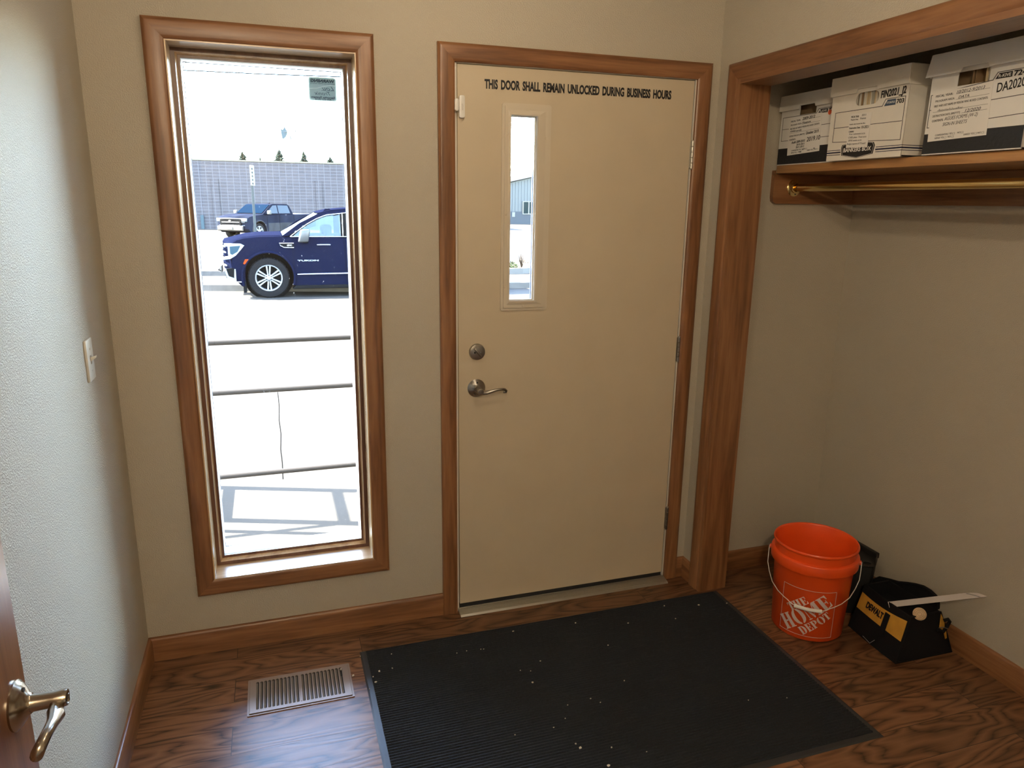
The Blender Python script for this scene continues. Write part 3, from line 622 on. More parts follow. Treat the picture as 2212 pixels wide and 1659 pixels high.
for a, b in ((.004, .068), (.228, .331)):
    def stripes(k):
        for zz, t in ((.034, .0020), (.0265, .0045), (.019, .0020)): quad_line(k, (a, z2 + zz), (b, z2 + zz), t)
    bpar(b2, fx2, y2, 'printed_stripes', stripes, M_navy)
sidest = MB()
for zz, t in ((.034, .0020), (.0265, .0045), (.019, .0020)): sidest.box(fx2, fx2 + .384, y2 - wd2 + .0036, y2 - wd2 + .0041, z2 + zz - t / 2, z2 + zz + t / 2)
sidest.build('side_stripes', M_navy, b2)
lo = [(.076, z2 + .015), (.146, z2 + .004), (.216, z2 + .014), (.222, z2 + .040), (.216, z2 + .050), (.146, z2 + .058), (.076, z2 + .050), (.072, z2 + .040)]
plq = bpar(b2, fx2, y2, 'logo_plaque', lambda k: k.prism(lo, -.0009, .0001), M_ink)
def lor(k):
    c = Vector((.147, z2 + .031)); q = [tuple(c + (Vector(p) - c) * .94) for p in lo]
    for a, b in zip(q, q[1:] + q[:1]): quad_line(k, a, b, .0010, -.0011, -.0009)
bpar(plq, fx2, y2, 'logo_rim', lor, M_paper)
ftext(plq, fx2, y2, 'BANKERS BOX', .0185, .084, z2 + .0255, M_paper, .124, .0004, 0, .05, d=.0013)
s2_, rot2 = label_sheet(b2, fx2, y2, .096, .192, z2 + .038, z2 + .146, -1.5)
for s, size, u, v, fit, mm in (('FISCAL YEAR:', .008, .07, .89, .36, M_ink), ('Program Area:', .007, .07, .81, .34, M_grayink), ('Initials who boxed the files', .006, .04, .68, .72, M_grayink), ('Destruction Date:', .008, .04, .56, .52, M_ink), ('10-2021', .012, .62, .55, .32, M_ink),
    ('Contents:', .008, .04, .46, .24, M_ink), ('Prior retirement accts', .008, .08, .38, .74, M_pen), ('CHBS plans  Trust acct', .008, .06, .28, .84, M_pen), ('SIPAS assets accts', .008, .08, .19, .62, M_pen), ('Budget reports of FY board', .008, .04, .09, .86, M_pen), ('2011', .009, .55, .91, .2, M_pen), ('Finance', .009, .5, .82, .26, M_pen)):
    o = rot2(.096 + u * .096, z2 + .038 + v * .108); ftext(s2_, fx2, y2, s, size, o[0], o[1], mm, fit * .096, .0001 if mm is M_ink else 0, -1.5, .1 if mm is M_pen else 0, d=.0019)
# folders behind the oval hole
yy = y2 - .100; i = 0
rf = random.Random(4)
while yy > y2 - .226:
    tk = rf.uniform(.0025, .007); f = MB().box(fx2 + .010 + rf.uniform(0, .006), fx2 + .30, yy - tk, yy, z2 + .005, z2 + rf.uniform(.220, .235), .0006)
    fo = f.build('file_folder', M_folder[rf.choice([0, 0, 2, 1, 2, 3, 4, 1])]); tag(fo, 'thin file folder standing inside the cream archive box, seen through its oval hole', 'folder', 'folders inside the cream archive box'); yy -= tk + .0006

# --- box 3 (right, white, black base)
fx3, y3, wd3, z3, bh3 = 1.370, -.7385, .325, SHZ + .001, .280
hole3 = R4(.094, .195, z3 + .185, z3 + .222)
b3, bo3 = archive_box('large white archive box with a flared lid and black base, third on the closet shelf', fx3, y3, wd3, z3, bh3, .064, .385, M_card, hole3, lidflare=.016, black=.060)
def fr3(k):
    for a, b in (((.010, z3 + .078), (.010, z3 + .170)), ((.010, z3 + .170), (.207, z3 + .186)), ((.207, z3 + .186), (.219, z3 + .204)), ((.219, z3 + .204), (.318, z3 + .204)), ((.315, z3 + .180), (.315, z3 + .090)), ((.010, z3 + .128), (.312, z3 + .138)), ((.010, z3 + .078), (.315, z3 + .090))): quad_line(k, a, b, .0018)
bpar(b3, fx3, y3, 'printed_frame', fr3, M_grayink)
bpar(b3, fx3, y3, 'brand_block', lambda k: k.prism([(.214, z3 + .187), (.224, z3 + .201), (.262, z3 + .201), (.262, z3 + .187)], -.0008, .0001), M_ink)
ftext(b3, fx3, y3, 'R-KIVE', .011, .223, z3 + .190, M_paper, .036, .0003, d=.0012)
ftext(b3, fx3, y3, '724', .019, .267, z3 + .188, M_ink, .036, .0006)
ftext(b3, fx3, y3, 'DA2020_', .034, .224, z3 + .152, M_ink, .094, .0003, 5, .1)
s3_ = form(b3, fx3, y3, .018, .212, z3 + .040, z3 + .178, 1.5, common([('10/2012-9/2013', .09, .42, .905, .46, M_pen, .0001, .3), ('DATA', .08, .46, .80, .18, M_pen, .0001, .3), ('12/2020', .09, .60, .505, .26, M_pen, .0001, .3),
    ('AGUES FORMS (W-2)', .10, .26, .40, .56, M_pen, 0, .3), ('SIGN-IN SHEETS', .10, .24, .29, .42, M_pen, 0, .3)]), )
scribble(s3_, fx3, y3, sig(.040, z3 + .122, 44, .0019, .0060, 8), .0006, M_pen)
for k_, (a, mm, t) in enumerate(((.130, 3, .003), (.140, 3, .002), (.172, 0, .006), (.180, 2, .004), (.186, 0, .006), (.193, 4, .003), (.198, 0, .008))):
    fo = MB().box(fx3 + .012, fx3 + .30, y3 - a - t, y3 - a, z3 + .005, z3 + .236 - .004 * k_, .0006).build('file_folder', M_folder[mm]); tag(fo, 'file folder inside the large white archive box, seen through its square hole', 'folder', 'folders inside the large white archive box')
# --- box 4 (only its dark edge shows)
b4, bo4 = archive_box('white archive box cut off by the right edge of the photo, last on the shelf', 1.372, -1.072, .32, SHZ + .001, .262, .060, .385, M_card, R4(.11, .20, SHZ + .18, SHZ + .214), black=.060)

# ------------------------------------------------------------------ light switch
sw = thing('light_switch', 'ivory toggle light switch on the left wall', 'light switch', (XL, -.337, 1.166))
MB().box(XL - .0005, XL + .0065, -.372, -.302, 1.1085, 1.2235, .0022).build('cover_plate', M_ivory, sw, smooth=True)
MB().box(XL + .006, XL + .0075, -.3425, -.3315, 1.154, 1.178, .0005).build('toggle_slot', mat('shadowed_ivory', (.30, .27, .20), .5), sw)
MB().hexa([(XL + .006, -.3415, 1.160), (XL + .006, -.3325, 1.160), (XL + .006, -.3325, 1.172), (XL + .006, -.3415, 1.172)], [(XL + .021, -.3405, 1.172), (XL + .021, -.3335, 1.172), (XL + .021, -.3335, 1.178), (XL + .021, -.3405, 1.178)], .0012).build('toggle', M_ivory, sw, smooth=True)
for zz in (1.136, 1.196): MB().cyl((XL + .006, -.337, zz), (XL + .0078, -.337, zz), .0032, 12, .0008).build('screw', M_ivory, sw)

# ------------------------------------------------------------------ floor register
rg = thing('floor_register', 'taupe steel floor vent register with two banks of louvres, beside the mat', 'floor vent', (-.533, -.32, 0))
RX0, RX1, RY0, RY1 = -.702, -.364, -.414, -.226
holes = []
nl = 11
for bank in (0, 1):
    bx0 = RX0 + .026 + bank * .1465; bw = .1395
    for k in range(nl):
        a = bx0 + k * bw / nl; holes.append(rrect(a + .0008, a + .0096, RY0 + .021, RY1 - .021, .0038, 3))
MB().plate(rrect(RX0, RX1, RY0, RY1, .004, 3), [rect(RX0 + .006, RX1 - .006, RY0 + .006, RY1 - .006)], .0003, .0030, 'z').build('rim', M_regmet, rg)
MB().plate(rect(RX0 + .007, RX1 - .007, RY0 + .007, RY1 - .007), holes, .0034, .0060, 'z').build('face_plate', M_regmet, rg)
lv = MB()
M_louv = mat('dusty_louvre_steel', (.20, .17, .13), .6)
for bank in (0, 1):
    for k in range(nl):
        a = RX0 + .026 + bank * .1465 + k * .1395 / nl
        lv.hexa([(a - .002, RY0 + .024, .0008), (a + .0012, RY0 + .024, .0008), (a + .0012, RY1 - .024, .0008), (a - .002, RY1 - .024, .0008)], [(a + .0046, RY0 + .024, .0040), (a + .0060, RY0 + .024, .0040), (a + .0060, RY1 - .024, .0040), (a + .0046, RY1 - .024, .0040)])
lv.build('louvres', M_louv, rg)
MB().box(RX0 + .012, RX1 - .012, RY0 + .012, RY1 - .012, .0002, .0007).build('duct_shade_sheet', M_black, rg)  # black sheet painted in for the shade inside the duct
MB().box(-.3985, -.3925, -.295, -.255, .0055, .0066, .0004).build('lever_slot', M_black, rg)
MB().sphere((-.3955, -.263, .0085), .0042, 10).build('lever_knob', M_alu, rg, smooth=True)
MB().box(-.535, -.531, RY0 + .022, RY1 - .022, .0060, .0072, .0005).build('centre_rib', M_regmet, rg)

# ------------------------------------------------------------------ floor mat
mt_ = thing('door_mat', 'charcoal ribbed entrance mat with a vinyl border', 'mat', (.43, -.62, 0))
MX0, MX1, MY0, MY1 = -.320, 1.186, -1.089, -.168
MB().hexa([(MX0, MY0, .0003), (MX1, MY0, .0003), (MX1, MY1, .0003), (MX0, MY1, .0003)], [(MX0 + .006, MY0 + .006, .0035), (MX1 - .006, MY0 + .006, .0035), (MX1 - .006, MY1 - .006, .0035), (MX0 + .006, MY1 - .006, .0035)]).build('vinyl_border', M_matedge, mt_)
bm = bmesh.new(); EX = .022
ix0, ix1, iy0, iy1 = MX0 + EX, MX1 - EX, MY0 + EX, MY1 - .006
nr = 78; prev = None; NX = 60; rr_ = random.Random(2)
for i in range(nr * 4 + 1):
    y = iy0 + (iy1 - iy0) * i / (nr * 4); zz = .0036 + (.0034 if i % 4 in (1, 2) else .0 if i % 4 == 0 else .0012)
    row = [bm.verts.new((ix0 + (ix1 - ix0) * j / NX, y, zz + rr_.uniform(-.0004, .0004))) for j in range(NX + 1)]
    if prev:
        for j in range(NX): bm.faces.new((prev[j], prev[j + 1], row[j + 1], row[j]))
    prev = row
k = MB(); k._add(bm); k.build('ribbed_carpet', M_matrib, mt_, smooth=True, angle=80)
chips = [(-0.321, -0.2, 1), (-0.212, -0.223, 2), (-0.222, -0.307, 2), (-0.268, -0.311, 3), (-0.293, -0.335, 2), (-0.288, -0.367, 3), (-0.313, -0.394, 1), (0.016, -0.287, 1), (0.053, -0.285, 1), (0.106, -0.29, 1), (0.116, -0.292, 1), (0.29, -0.421, 2), (0.223, -0.526, 3), (0.204, -0.451, 1), (0.238, -0.465, 1), (0.086, -0.749, 1), (0.212, -0.754, 2), (0.257, -0.86, 4), (0.25, -0.84, 2), (0.294, -0.669, 1), (0.262, -0.726, 1), (0.402, -0.689, 2), (0.379, -0.662, 2), (0.507, -0.231, 3), (0.704, -0.293, 3), (1.044, -0.257, 3), (0.905, -0.221, 2), (0.9, -0.319, 2), (0.565, -0.404, 2), (1.165, -0.274, 3), (0.256, -0.215, 3), (0.529, -0.61, 2), (0.878, -0.824, 1), (1.009, -0.852, 1), (0.348, -0.886, 2), (0.307, -0.951, 4), (0.441, -0.934, 1)]
rc = random.Random(5)
for cx, cy, s in chips:
    r_ = (.0012, .0018, .0030, .0044, .0060)[s]; n_ = rc.choice((4, 5, 6)); a0 = rc.uniform(0, 6); el = rc.uniform(.5, 1)
    ps = [(cx + r_ * rc.uniform(.6, 1.25) * cos(a0 + 2 * pi * q / n_), cy + r_ * el * rc.uniform(.6, 1.25) * sin(a0 + 2 * pi * q / n_)) for q in range(n_)]
    z_b = .0064 if MX0 + EX < cx < MX1 - EX else .0036
    tag(MB().prism(ps, z_b, z_b + .0022, 'z').build('debris_chip', M_chip), 'tiny pale chip of debris scattered on the charcoal mat', 'debris', 'pale debris chips on the mat')
tag(MB().prism([(-.3615, -.314), (-.354, -.309), (-.3555, -.303), (-.361, -.306)], .0062, .0085, 'z').build('debris_chip', M_chip), 'single pale chip of debris at the edge of the floor vent', 'debris')

# ------------------------------------------------------------------ orange bucket
BX, BY = 1.384, -.492
bk = thing('bucket', 'orange plastic five gallon bucket with white wire handle, in the closet corner', 'bucket', (BX, BY, 0))
prof = [(0, .002), (.126, .002), (.130, .006), (.1435, .278), (.1445, .280), (.1560, .281), (.1575, .284), (.1585, .318), (.1565, .321), (.1475, .324), (.1480, .352), (.1515, .354), (.1540, .358), (.1535, .362), (.1510, .3655), (.1475, .364), (.1455, .360), (.1395, .26), (.1255, .010), (0, .008)]
TB = Matrix.Translation((BX, BY, 0)) @ Matrix.Rotation(radians(0), 4, 'X')
MB().lathe(prof, 72, TB).build('shell', M_bucket, bk, smooth=True, angle=50)
th0 = atan2(-2.5682 - BY, -.5404 - BX)
def rad(z_): return .130 + (z_ - .006) / .272 * .0135
def wrapb(b, off=.0009):
    for v in b.verts:
        u, z_, d = v.co.x, v.co.y, v.co.z; r_ = rad(z_) + off + d; a = th0 + u / rad(z_)
        v.co = Vector((BX + r_ * cos(a), BY + r_ * sin(a), z_))
    return b
def poly_wrap(mb, polys):
    for pl in polys:
        b = bmesh.new(); vs = [b.verts.new((x, y, 0)) for x, y in pl]
        f = b.faces.new(vs)
        if f.normal.z < 0 or True: bmesh.ops.recalc_face_normals(b, faces=b.faces)
        bmesh.ops.triangulate(b, faces=b.faces, ngon_method='EAR_CLIP')
        for k_ in range(-14, 15):
            bmesh.ops.bisect_plane(b, geom=list(b.verts) + list(b.edges) + list(b.faces), plane_co=(k_ * .009, 0, 0), plane_no=(1, 0, 0))
        for f in b.faces:
            f.normal_update()
            if f.normal.z < 0: f.normal_flip()
        r = bmesh.ops.extrude_face_region(b, geom=list(b.faces)); 
        for v in r['geom']:
            if isinstance(v, bmesh.types.BMVert): v.co.z += .0004
        wrapb(b); mb._add(b)
# stencil slab-serif glyphs, unit cap height
def arcp(cx, cy, rx, ry, a0, a1, n=12): return [(cx + rx * cos(a0 + (a1 - a0) * i / n), cy + ry * sin(a0 + (a1 - a0) * i / n)) for i in range(n + 1)]
def G(ch):
    r = lambda a, b, c, d: [(a, c), (b, c), (b, d), (a, d)]
    if ch == 'H': return [r(.10, .38, .05, .95), r(0, .44, 0, .06), r(0, .44, .94, 1), r(.62, .90, .05, .95), r(.56, 1.0, 0, .06), r(.56, 1.0, .94, 1), r(.41, .59, .46, .56)], 1.06
    if ch == 'T': return [r(.27, .55, .05, .99), r(.17, .65, 0, .06), [(0, 1), (.24, 1), (.24, .93), (.12, .90), (.05, .68), (0, .68)], [(.58, 1), (.82, 1), (.82, .68), (.77, .68), (.70, .90), (.58, .93)]], .86
    if ch == 'E': return [r(.10, .38, .05, .95), r(0, .40, 0, .06), r(0, .40, .94, 1), [(.42, 1), (.78, 1), (.78, .68), (.73, .68), (.64, .90), (.42, .94)], [(.42, 0), (.80, 0), (.82, .34), (.77, .34), (.66, .10), (.42, .06)], [(.42, .47), (.56, .47), (.60, .34), (.64, .34), (.64, .68), (.60, .68), (.56, .55), (.42, .55)]], .88
    if ch == 'O':
        L_ = arcp(.50, .5, .50, .52, pi / 2 + .10, 3 * pi / 2 - .10) + arcp(.50, .5, .20, .44, 3 * pi / 2 - .25, pi / 2 + .25)
        R_ = [(1.0 - x + .04, y) for x, y in L_]; return [L_, R_], 1.08
    if ch == 'M': return [r(.10, .16, .05, .95), r(0, .26, 0, .06), [(0, 1), (.30, 1), (.62, .12), (.56, 0), (.50, 0), (.16, .94), (0, .94)], [(.66, .22), (.92, .94), (.86, .94), (.62, .30)], r(.90, 1.20, .05, .95), r(.82, 1.28, 0, .06), r(.92, 1.28, .94, 1)], 1.34
    if ch == 'D': return [r(.10, .38, .05, .95), r(0, .40, 0, .06), r(0, .40, .94, 1), [(.43, 1)] + arcp(.46, .5, .50, .50, pi / 2, -pi / 2) + [(.43, 0), (.43, .06)] + arcp(.46, .5, .20, .44, -pi / 2, pi / 2) + [(.43, .94)]], 1.02
    if ch == 'P': return [r(.10, .38, .05, .95), r(0, .48, 0, .06), r(0, .40, .94, 1), [(.43, 1)] + arcp(.46, .73, .42, .27, pi / 2, -pi / 2) + [(.43, .46), (.43, .52)] + arcp(.46, .73, .14, .21, -pi / 2, pi / 2) + [(.43, .94)]], .94
def word(mb, s, ox, oy, cap, ang, wsc=1.0, track=.03):
    a = radians(ang); x = 0
    polys = []
    for ch in s:
        g, adv = G(ch)
        for pl in g:
            polys.append([(ox + (x + px) * cap * wsc * cos(a) - py * cap * sin(a), oy + (x + px) * cap * wsc * sin(a) + py * cap * cos(a)) for px, py in pl])
        x += adv + track
    poly_wrap(mb, polys)
q = MB(); S0, S1, Z0, Z1 = -.100, .098, .022, .216
def seg(a, b, t=.0016):
    a, b = Vector(a), Vector(b); v = (b - a).normalized() * t / 2; n = Vector((-v.y, v.x)); return [tuple(a - v + n), tuple(b + v + n), tuple(b + v - n), tuple(a - v - n)]
poly_wrap(q, [seg((S0, Z0), (S1, Z0)), seg((S1, Z0), (S1, Z1)), seg((S1, Z1), (S0, Z1)), seg((S0, Z1), (S0, Z0))])
q.build('logo_frame', M_decal, bk)
q = MB(); word(q, 'THE', -.060, .110, .031, 41, .95); word(q, 'HOME', -.066, .0255, .059, 41.5, .80); word(q, 'DEPOT', -.006, .0255, .033, 42, .80)
q.build('logo_lettering', M_decal, bk)
# wire bail, ears and grip
rt = Vector((cos(th0 + pi / 2), sin(th0 + pi / 2), 0)); fw = Vector((cos(th0), sin(th0), 0)); cB = Vector((BX, BY, 0))
def bp_(phi, z_, rr=.1615): a = radians(phi); return cB + rt * rr * sin(a) + fw * rr * cos(a) + Vector((0, 0, z_))
bail = [(-92, .303), (-90.5, .295), (-88, .270), (-82, .243), (-72, .217), (-58, .194), (-44, .178), (-33, .168), (-27, .163), (-23, .156), (-19, .153)]
pl_ = [bp_(a, z_, .1655 if abs(a) > 80 else .161) for a, z_ in bail] + [bp_(0, .153)] + [bp_(-a, z_, .1655 if abs(a) > 80 else .161) for a, z_ in bail[::-1]]
MB().tube(pl_, .0016, 8).build('wire_handle', mat('white_coated_wire', (.75, .73, .70), .35, .2), bk, smooth=True)
g0, g1 = bp_(-17, .152, .1635), bp_(17, .152, .1635)
gp = [g0.lerp(g1, t_) + fw * .008 * sin(pi * t_) for t_ in (0, .02, .06, .45, .5, .55, .94, .98, 1)]
MB().tube(gp, [.0062, .0078, .0068, .0066, .0078, .0066, .0068, .0078, .0062], 16).build('grip', M_white_pl, bk, smooth=True)
for s_ in (-1, 1):
    p_ = cB + rt * s_ * .158 + Vector((0, 0, .302)); MB().cyl(p_ - rt * s_ * .004, p_ + rt * s_ * .006, .009, 16, .002).build('handle_ear', M_bucket, bk, smooth=True)

# ------------------------------------------------------------------ black tote behind
tt = thing('tool_tray', 'black moulded plastic tool tray standing behind the bucket and the tool bag', 'tool tray', (1.66, -.36, 0))
foot = [(1.572, -.24), (1.572, -.470), (1.592, -.488), (1.655, -.518), (1.672, -.512), (1.722, -.470), (1.728, -.455), (1.728, -.24)]
def sc_(p, k_, c=(1.65, -.34)): return (c[0] + (p[0] - c[0]) * k_, c[1] + (p[1] - c[1]) * k_)
MB().hexa([(*sc_(p, .93), .0005) for p in foot], [(*p, .215) for p in foot], .004).build('body', M_tote, tt, smooth=True)
MB().plate([sc_(p, 1.01) for p in foot], [[(1.655 + .0165 * cos(2 * pi * i / 20), -.488 + .0135 * sin(2 * pi * i / 20)) for i in range(20)]], .2155, .2205, 'z').build('deck', M_tote, tt)
MB().cyl((1.655, -.488, .2152), (1.655, -.488, .2158), .0165, 20).build('hole_shade_disc', mat('deep_black', (.004, .004, .004), .9), tt)  # near-black disc puts the shade inside the hole into colour
MB().box(1.716, 1.7315, -.470, -.31, .2205, .244, .003).build('raised_rim', M_tote, tt, smooth=True)
MB().hexa([(1.676, -.508, .2205), (1.684, -.502, .2205), (1.732, -.462, .2205), (1.724, -.458, .2205)][::1], [(1.690, -.493, .240), (1.696, -.489, .240), (1.731, -.462, .244), (1.724, -.458, .244)]).build('rim_corner', M_tote, tt)

# ------------------------------------------------------------------ tool bag
tb = thing('tool_bag', 'black nylon tool bag with a yellow band, open, on the closet floor', 'tool bag', (1.65, -.68, 0))
def fp(t_, z_):  # point on slanted front face; t_ 0 far .. 1 near
    x_ = 1.514 + (1.560 - 1.514) * (z_ / .175) ** .9 if z_ > 0 else 1.514
    yf, yn = -.553 - .010 * z_ / .175, -.802 + .006 * z_ / .175
    return Vector((x_ + .018 * (1 - t_) - .004 * sin(pi * t_), yf + (yn - yf) * t_, z_))
def bpnt(t_, z_):
    yf, yn = -.553 - .010 * z_ / .19, -.806 + .006 * z_ / .19
    return Vector((1.778 - (1.778 - 1.690) * z_ / .19, yf + (yn - yf) * t_, z_))
bm = bmesh.new(); NZ, NT = 8, 10; grid = []
for i in range(NZ + 1):
    z_ = .002 + .178 * i / NZ; ring_ = [fp(t_ / NT, z_) for t_ in range(NT + 1)]
    a_, b_ = fp(1, z_), bpnt(1, z_); ring_ += [a_.lerp(b_, s_ / 6) + Vector((0, -.006 * sin(pi * s_ / 6), 0)) for s_ in range(1, 6)]
    ring_ += [bpnt(1 - t_ / NT, z_) for t_ in range(NT + 1)]
    a_, b_ = bpnt(0, z_), fp(0, z_); ring_ += [a_.lerp(b_, s_ / 6) for s_ in range(1, 6)]
    grid.append([bm.verts.new(p) for p in ring_])
n_ = len(grid[0])
for A_, B_ in zip(grid, grid[1:]):
    for i in range(n_): bm.faces.new((A_[i], A_[(i + 1) % n_], B_[(i + 1) % n_], B_[i]))
bm.faces.new(grid[0][::-1])
cen = sum((v.co for v in grid[-1]), Vector()) / n_
inn = [bm.verts.new(cen + (v.co - cen) * .94) for v in grid[-1]]; inb = [bm.verts.new(cen + (v.co - cen) * .86 - Vector((0, 0, .05))) for v in grid[-1]]
for i in range(n_):
    j = (i + 1) % n_; bm.faces.new((grid[-1][i], grid[-1][j], inn[j], inn[i])); bm.faces.new((inn[i], inn[j], inb[j], inb[i]))
bm.faces.new(inb); bmesh.ops.recalc_face_normals(bm, faces=bm.faces)
k = MB(); k._add(bm); k.build('bag_body', M_nylon, tb, smooth=True, angle=60)
def strip(t0, t1, z0f, z1f, off, n=14, nz=4, th_=.0015, wave=0):
    b = bmesh.new(); L_ = []
    for d_ in (off, off + th_):
        g = []
        for i in range(n + 1):
            t_ = t0 + (t1 - t0) * i / n; za, zb = z0f(t_), z1f(t_)
            g.append([b.verts.new(fp(t_, za + (zb - za) * j / nz) + Vector((-d_ - wave * sin(t_ * 23) * sin(pi * j / nz), 0, d_ * .25))) for j in range(nz + 1)])
        L_.append(g)
    for g in L_:
        for i in range(n):
            for j in range(nz): b.faces.new((g[i][j], g[i + 1][j], g[i + 1][j + 1], g[i][j + 1]))
    for i in range(n):
        for j in (0, nz): b.faces.new((L_[0][i][j], L_[0][i + 1][j], L_[1][i + 1][j], L_[1][i][j]))
    for j in range(nz):
        for i in (0, n): b.faces.new((L_[0][i][j], L_[0][i][j + 1], L_[1][i][j + 1], L_[1][i][j]))
    bmesh.ops.recalc_face_normals(b, faces=b.faces); m = MB(); m._add(b); return m
zlo = lambda t_: .086 - .004 * t_; zhi = lambda t_: .150 + .008 * sin(pi * t_) * -1 + .010 * t_
strip(.02, .985, zlo, zhi, .0012, wave=.0012).build('yellow_band', M_yellow, tb, smooth=True, angle=60)
strip(.0, 1.0, lambda t_: zhi(t_), lambda t_: .181, .0010).build('top_binding', M_nylon, tb, smooth=True)
strip(.60, .69, lambda t_: .055, lambda t_: .143, .0050, 4, 4, .004).build('webbing_strap', M_nylon, tb, smooth=True)
strip(.10, .60, lambda t_: .012, lambda t_: .080, .0020, 8, 3).build('front_pocket', M_nylon, tb, smooth=True)
o_ = fp(.20, .111) + Vector((-.0048, 0, 0)); d_ = (fp(.58, .111) - fp(.20, .111)); up_ = fp(.3, .14) - fp(.3, .11)
text('lettering', 'DEWALT', .034, o_, d_, up_, M_ink, tb, fit=.088, bold=.0014, th=.001)
MB().tube([fp(.35, .012) + Vector((-.004, 0, 0)), fp(.52, .0085) + Vector((-.006, 0, 0)), fp(.58, .030) + Vector((-.006, 0, 0))], .0008, 6).build('reflective_piping', mat('grey_piping', (.35, .35, .35), .5), tb)
# piping around the near end
e_ = [fp(1, .004), fp(1, .09), fp(1, .178), bpnt(1, .178), bpnt(1, .09), bpnt(1, .004)]
MB().tube([p + Vector((0, -.003, 0)) for p in e_], .0035, 8, closed=True).build('end_piping', M_nylon, tb, smooth=True)
# open back flap
fl_ = [(-.470, .100), (-.488, .138), (-.515, .163), (-.56, .176), (-.60, .186), (-.64, .204), (-.68, .220), (-.715, .231), (-.748, .233), (-.775, .228), (-.790, .210), (-.792, .190), (-.775, .172)]
bm = bmesh.new(); NF = len(fl_)
def flp(y_, z_, d_): return Vector((1.700 + d_ + .030 * ((y_ + .64) / .16) ** 2 * -.5 + (.232 - z_) * .10, y_, z_))
rows = []
for d_ in (0, .007):
    top = [bm.verts.new(flp(y_, z_, d_)) for y_, z_ in fl_]; bot = [bm.verts.new(flp(max(min(y_, -.560), -.780), .150, d_)) for y_, z_ in fl_]; rows.append((top, bot))
for top, bot in rows:
    for i in range(NF - 1):
        try: bm.faces.new((top[i], top[i + 1], bot[i + 1], bot[i]))
        except ValueError: pass
for i in range(NF - 1): bm.faces.new((rows[0][0][i], rows[0][0][i + 1], rows[1][0][i + 1], rows[1][0][i]))
bmesh.ops.recalc_face_normals(bm, faces=bm.faces); k = MB(); k._add(bm); k.build('open_flap', M_nylon, tb, smooth=True, angle=60)
MB().tube([flp(y_, z_, .003) for y_, z_ in fl_], .006, 8).build('flap_piping', M_nylon, tb, smooth=True)
# yellow side tab, strap and ring at the near back corner
MB().hexa([(1.690, -.812, .120), (1.722, -.810, .098), (1.716, -.806, .140), (1.694, -.806, .172)], [(1.690, -.8135, .120), (1.722, -.8115, .098), (1.716, -.8075, .140), (1.694, -.8075, .172)]).build('yellow_tab', M_yellow, tb)
MB().hexa([(1.712, -.815, .098), (1.724, -.815, .070), (1.733, -.814, .072), (1.726, -.812, .100)], [(1.712, -.8165, .098), (1.724, -.8165, .070), (1.733, -.8155, .072), (1.726, -.8135, .100)]).build('yellow_tab', M_yellow, tb)
MB().tube([(1.700, -.816, .150), (1.712, -.824, .158), (1.724, -.822, .146), (1.720, -.818, .122), (1.700, -.822, .108), (1.676, -.818, .118)], .006, 8).build('shoulder_strap', M_nylon, tb, smooth=True)
MB().tube([(1.676, -.822, .128), (1.690, -.828, .132), (1.712, -.828, .122)], .0016, 8).build('strap_buckle', M_nickel, tb)

# steel blade sticking out of the bag
A0, A1 = Vector((1.560, -.700, .172)), Vector((1.7805, -.890, .2850))
dirn = (A1 - A0).normalized(); wv = Vector((-.02, .045, .012)); wv = (wv - dirn * wv.dot(dirn)).normalized() * .021; nn = dirn.cross(wv).normalized() * .0012
wv = wv.lerp(wv, 1)
sq = thing('steel_rule', 'long flat steel rule sticking out of the tool bag towards the wall', 'ruler', tuple(A0))
tip = A1 - dirn * .012
P4 = [A0 - wv / 2, tip - wv / 2, tip + wv / 2 - dirn * .042, A0 + wv / 2]
MB().hexa([p - nn for p in P4], [p + nn for p in P4]).build('blade', M_steel, sq)
P5 = [tip - wv / 2 + dirn * .0005, A1 - wv / 2 + dirn * .006, A1 + wv * .3 - dirn * .022, tip + wv / 2 - dirn * .038]
MB().hexa([p - nn for p in P5], [p + nn for p in P5]).build('end_hook', M_steel, sq)
P6 = [tip - wv * .42 - dirn * .008, tip - wv * .42 - dirn * .004, tip + wv * .40 - dirn * .042, tip + wv * .40 - dirn * .046]
MB().hexa([p + nn * 1.05 for p in P6], [p + nn * 1.5 for p in P6]).build('black_slot', M_ink, sq)
# wooden handle end
kx, ky, kz = 1.592, -.806, .190
kn = thing('wooden_handle', 'round end of a wooden tool handle lying across the tool bag', 'tool handle', (kx, ky, kz))
vd = Vector((.687, .568, -.455)).normalized()
Mk = Matrix.Translation((kx, ky, kz)) @ vd.to_track_quat('Z', 'Y').to_matrix().to_4x4()
MB().lathe([(0, 0), (.017, 0), (.0215, .003), (.0225, .008), (.0215, .014), (.016, .024), (.0135, .045), (.0125, .12), (0, .12)], 32, Mk).build('handle', M_turned, kn, smooth=True)
for r_ in (.006, .0115, .0165): MB().lathe([(r_, -.0002), (r_ + .0008, -.0006), (r_ + .0016, -.0002)], 28, Mk).build('end_ring', mat('ring_grain', (.40, .27, .15), .6), kn)

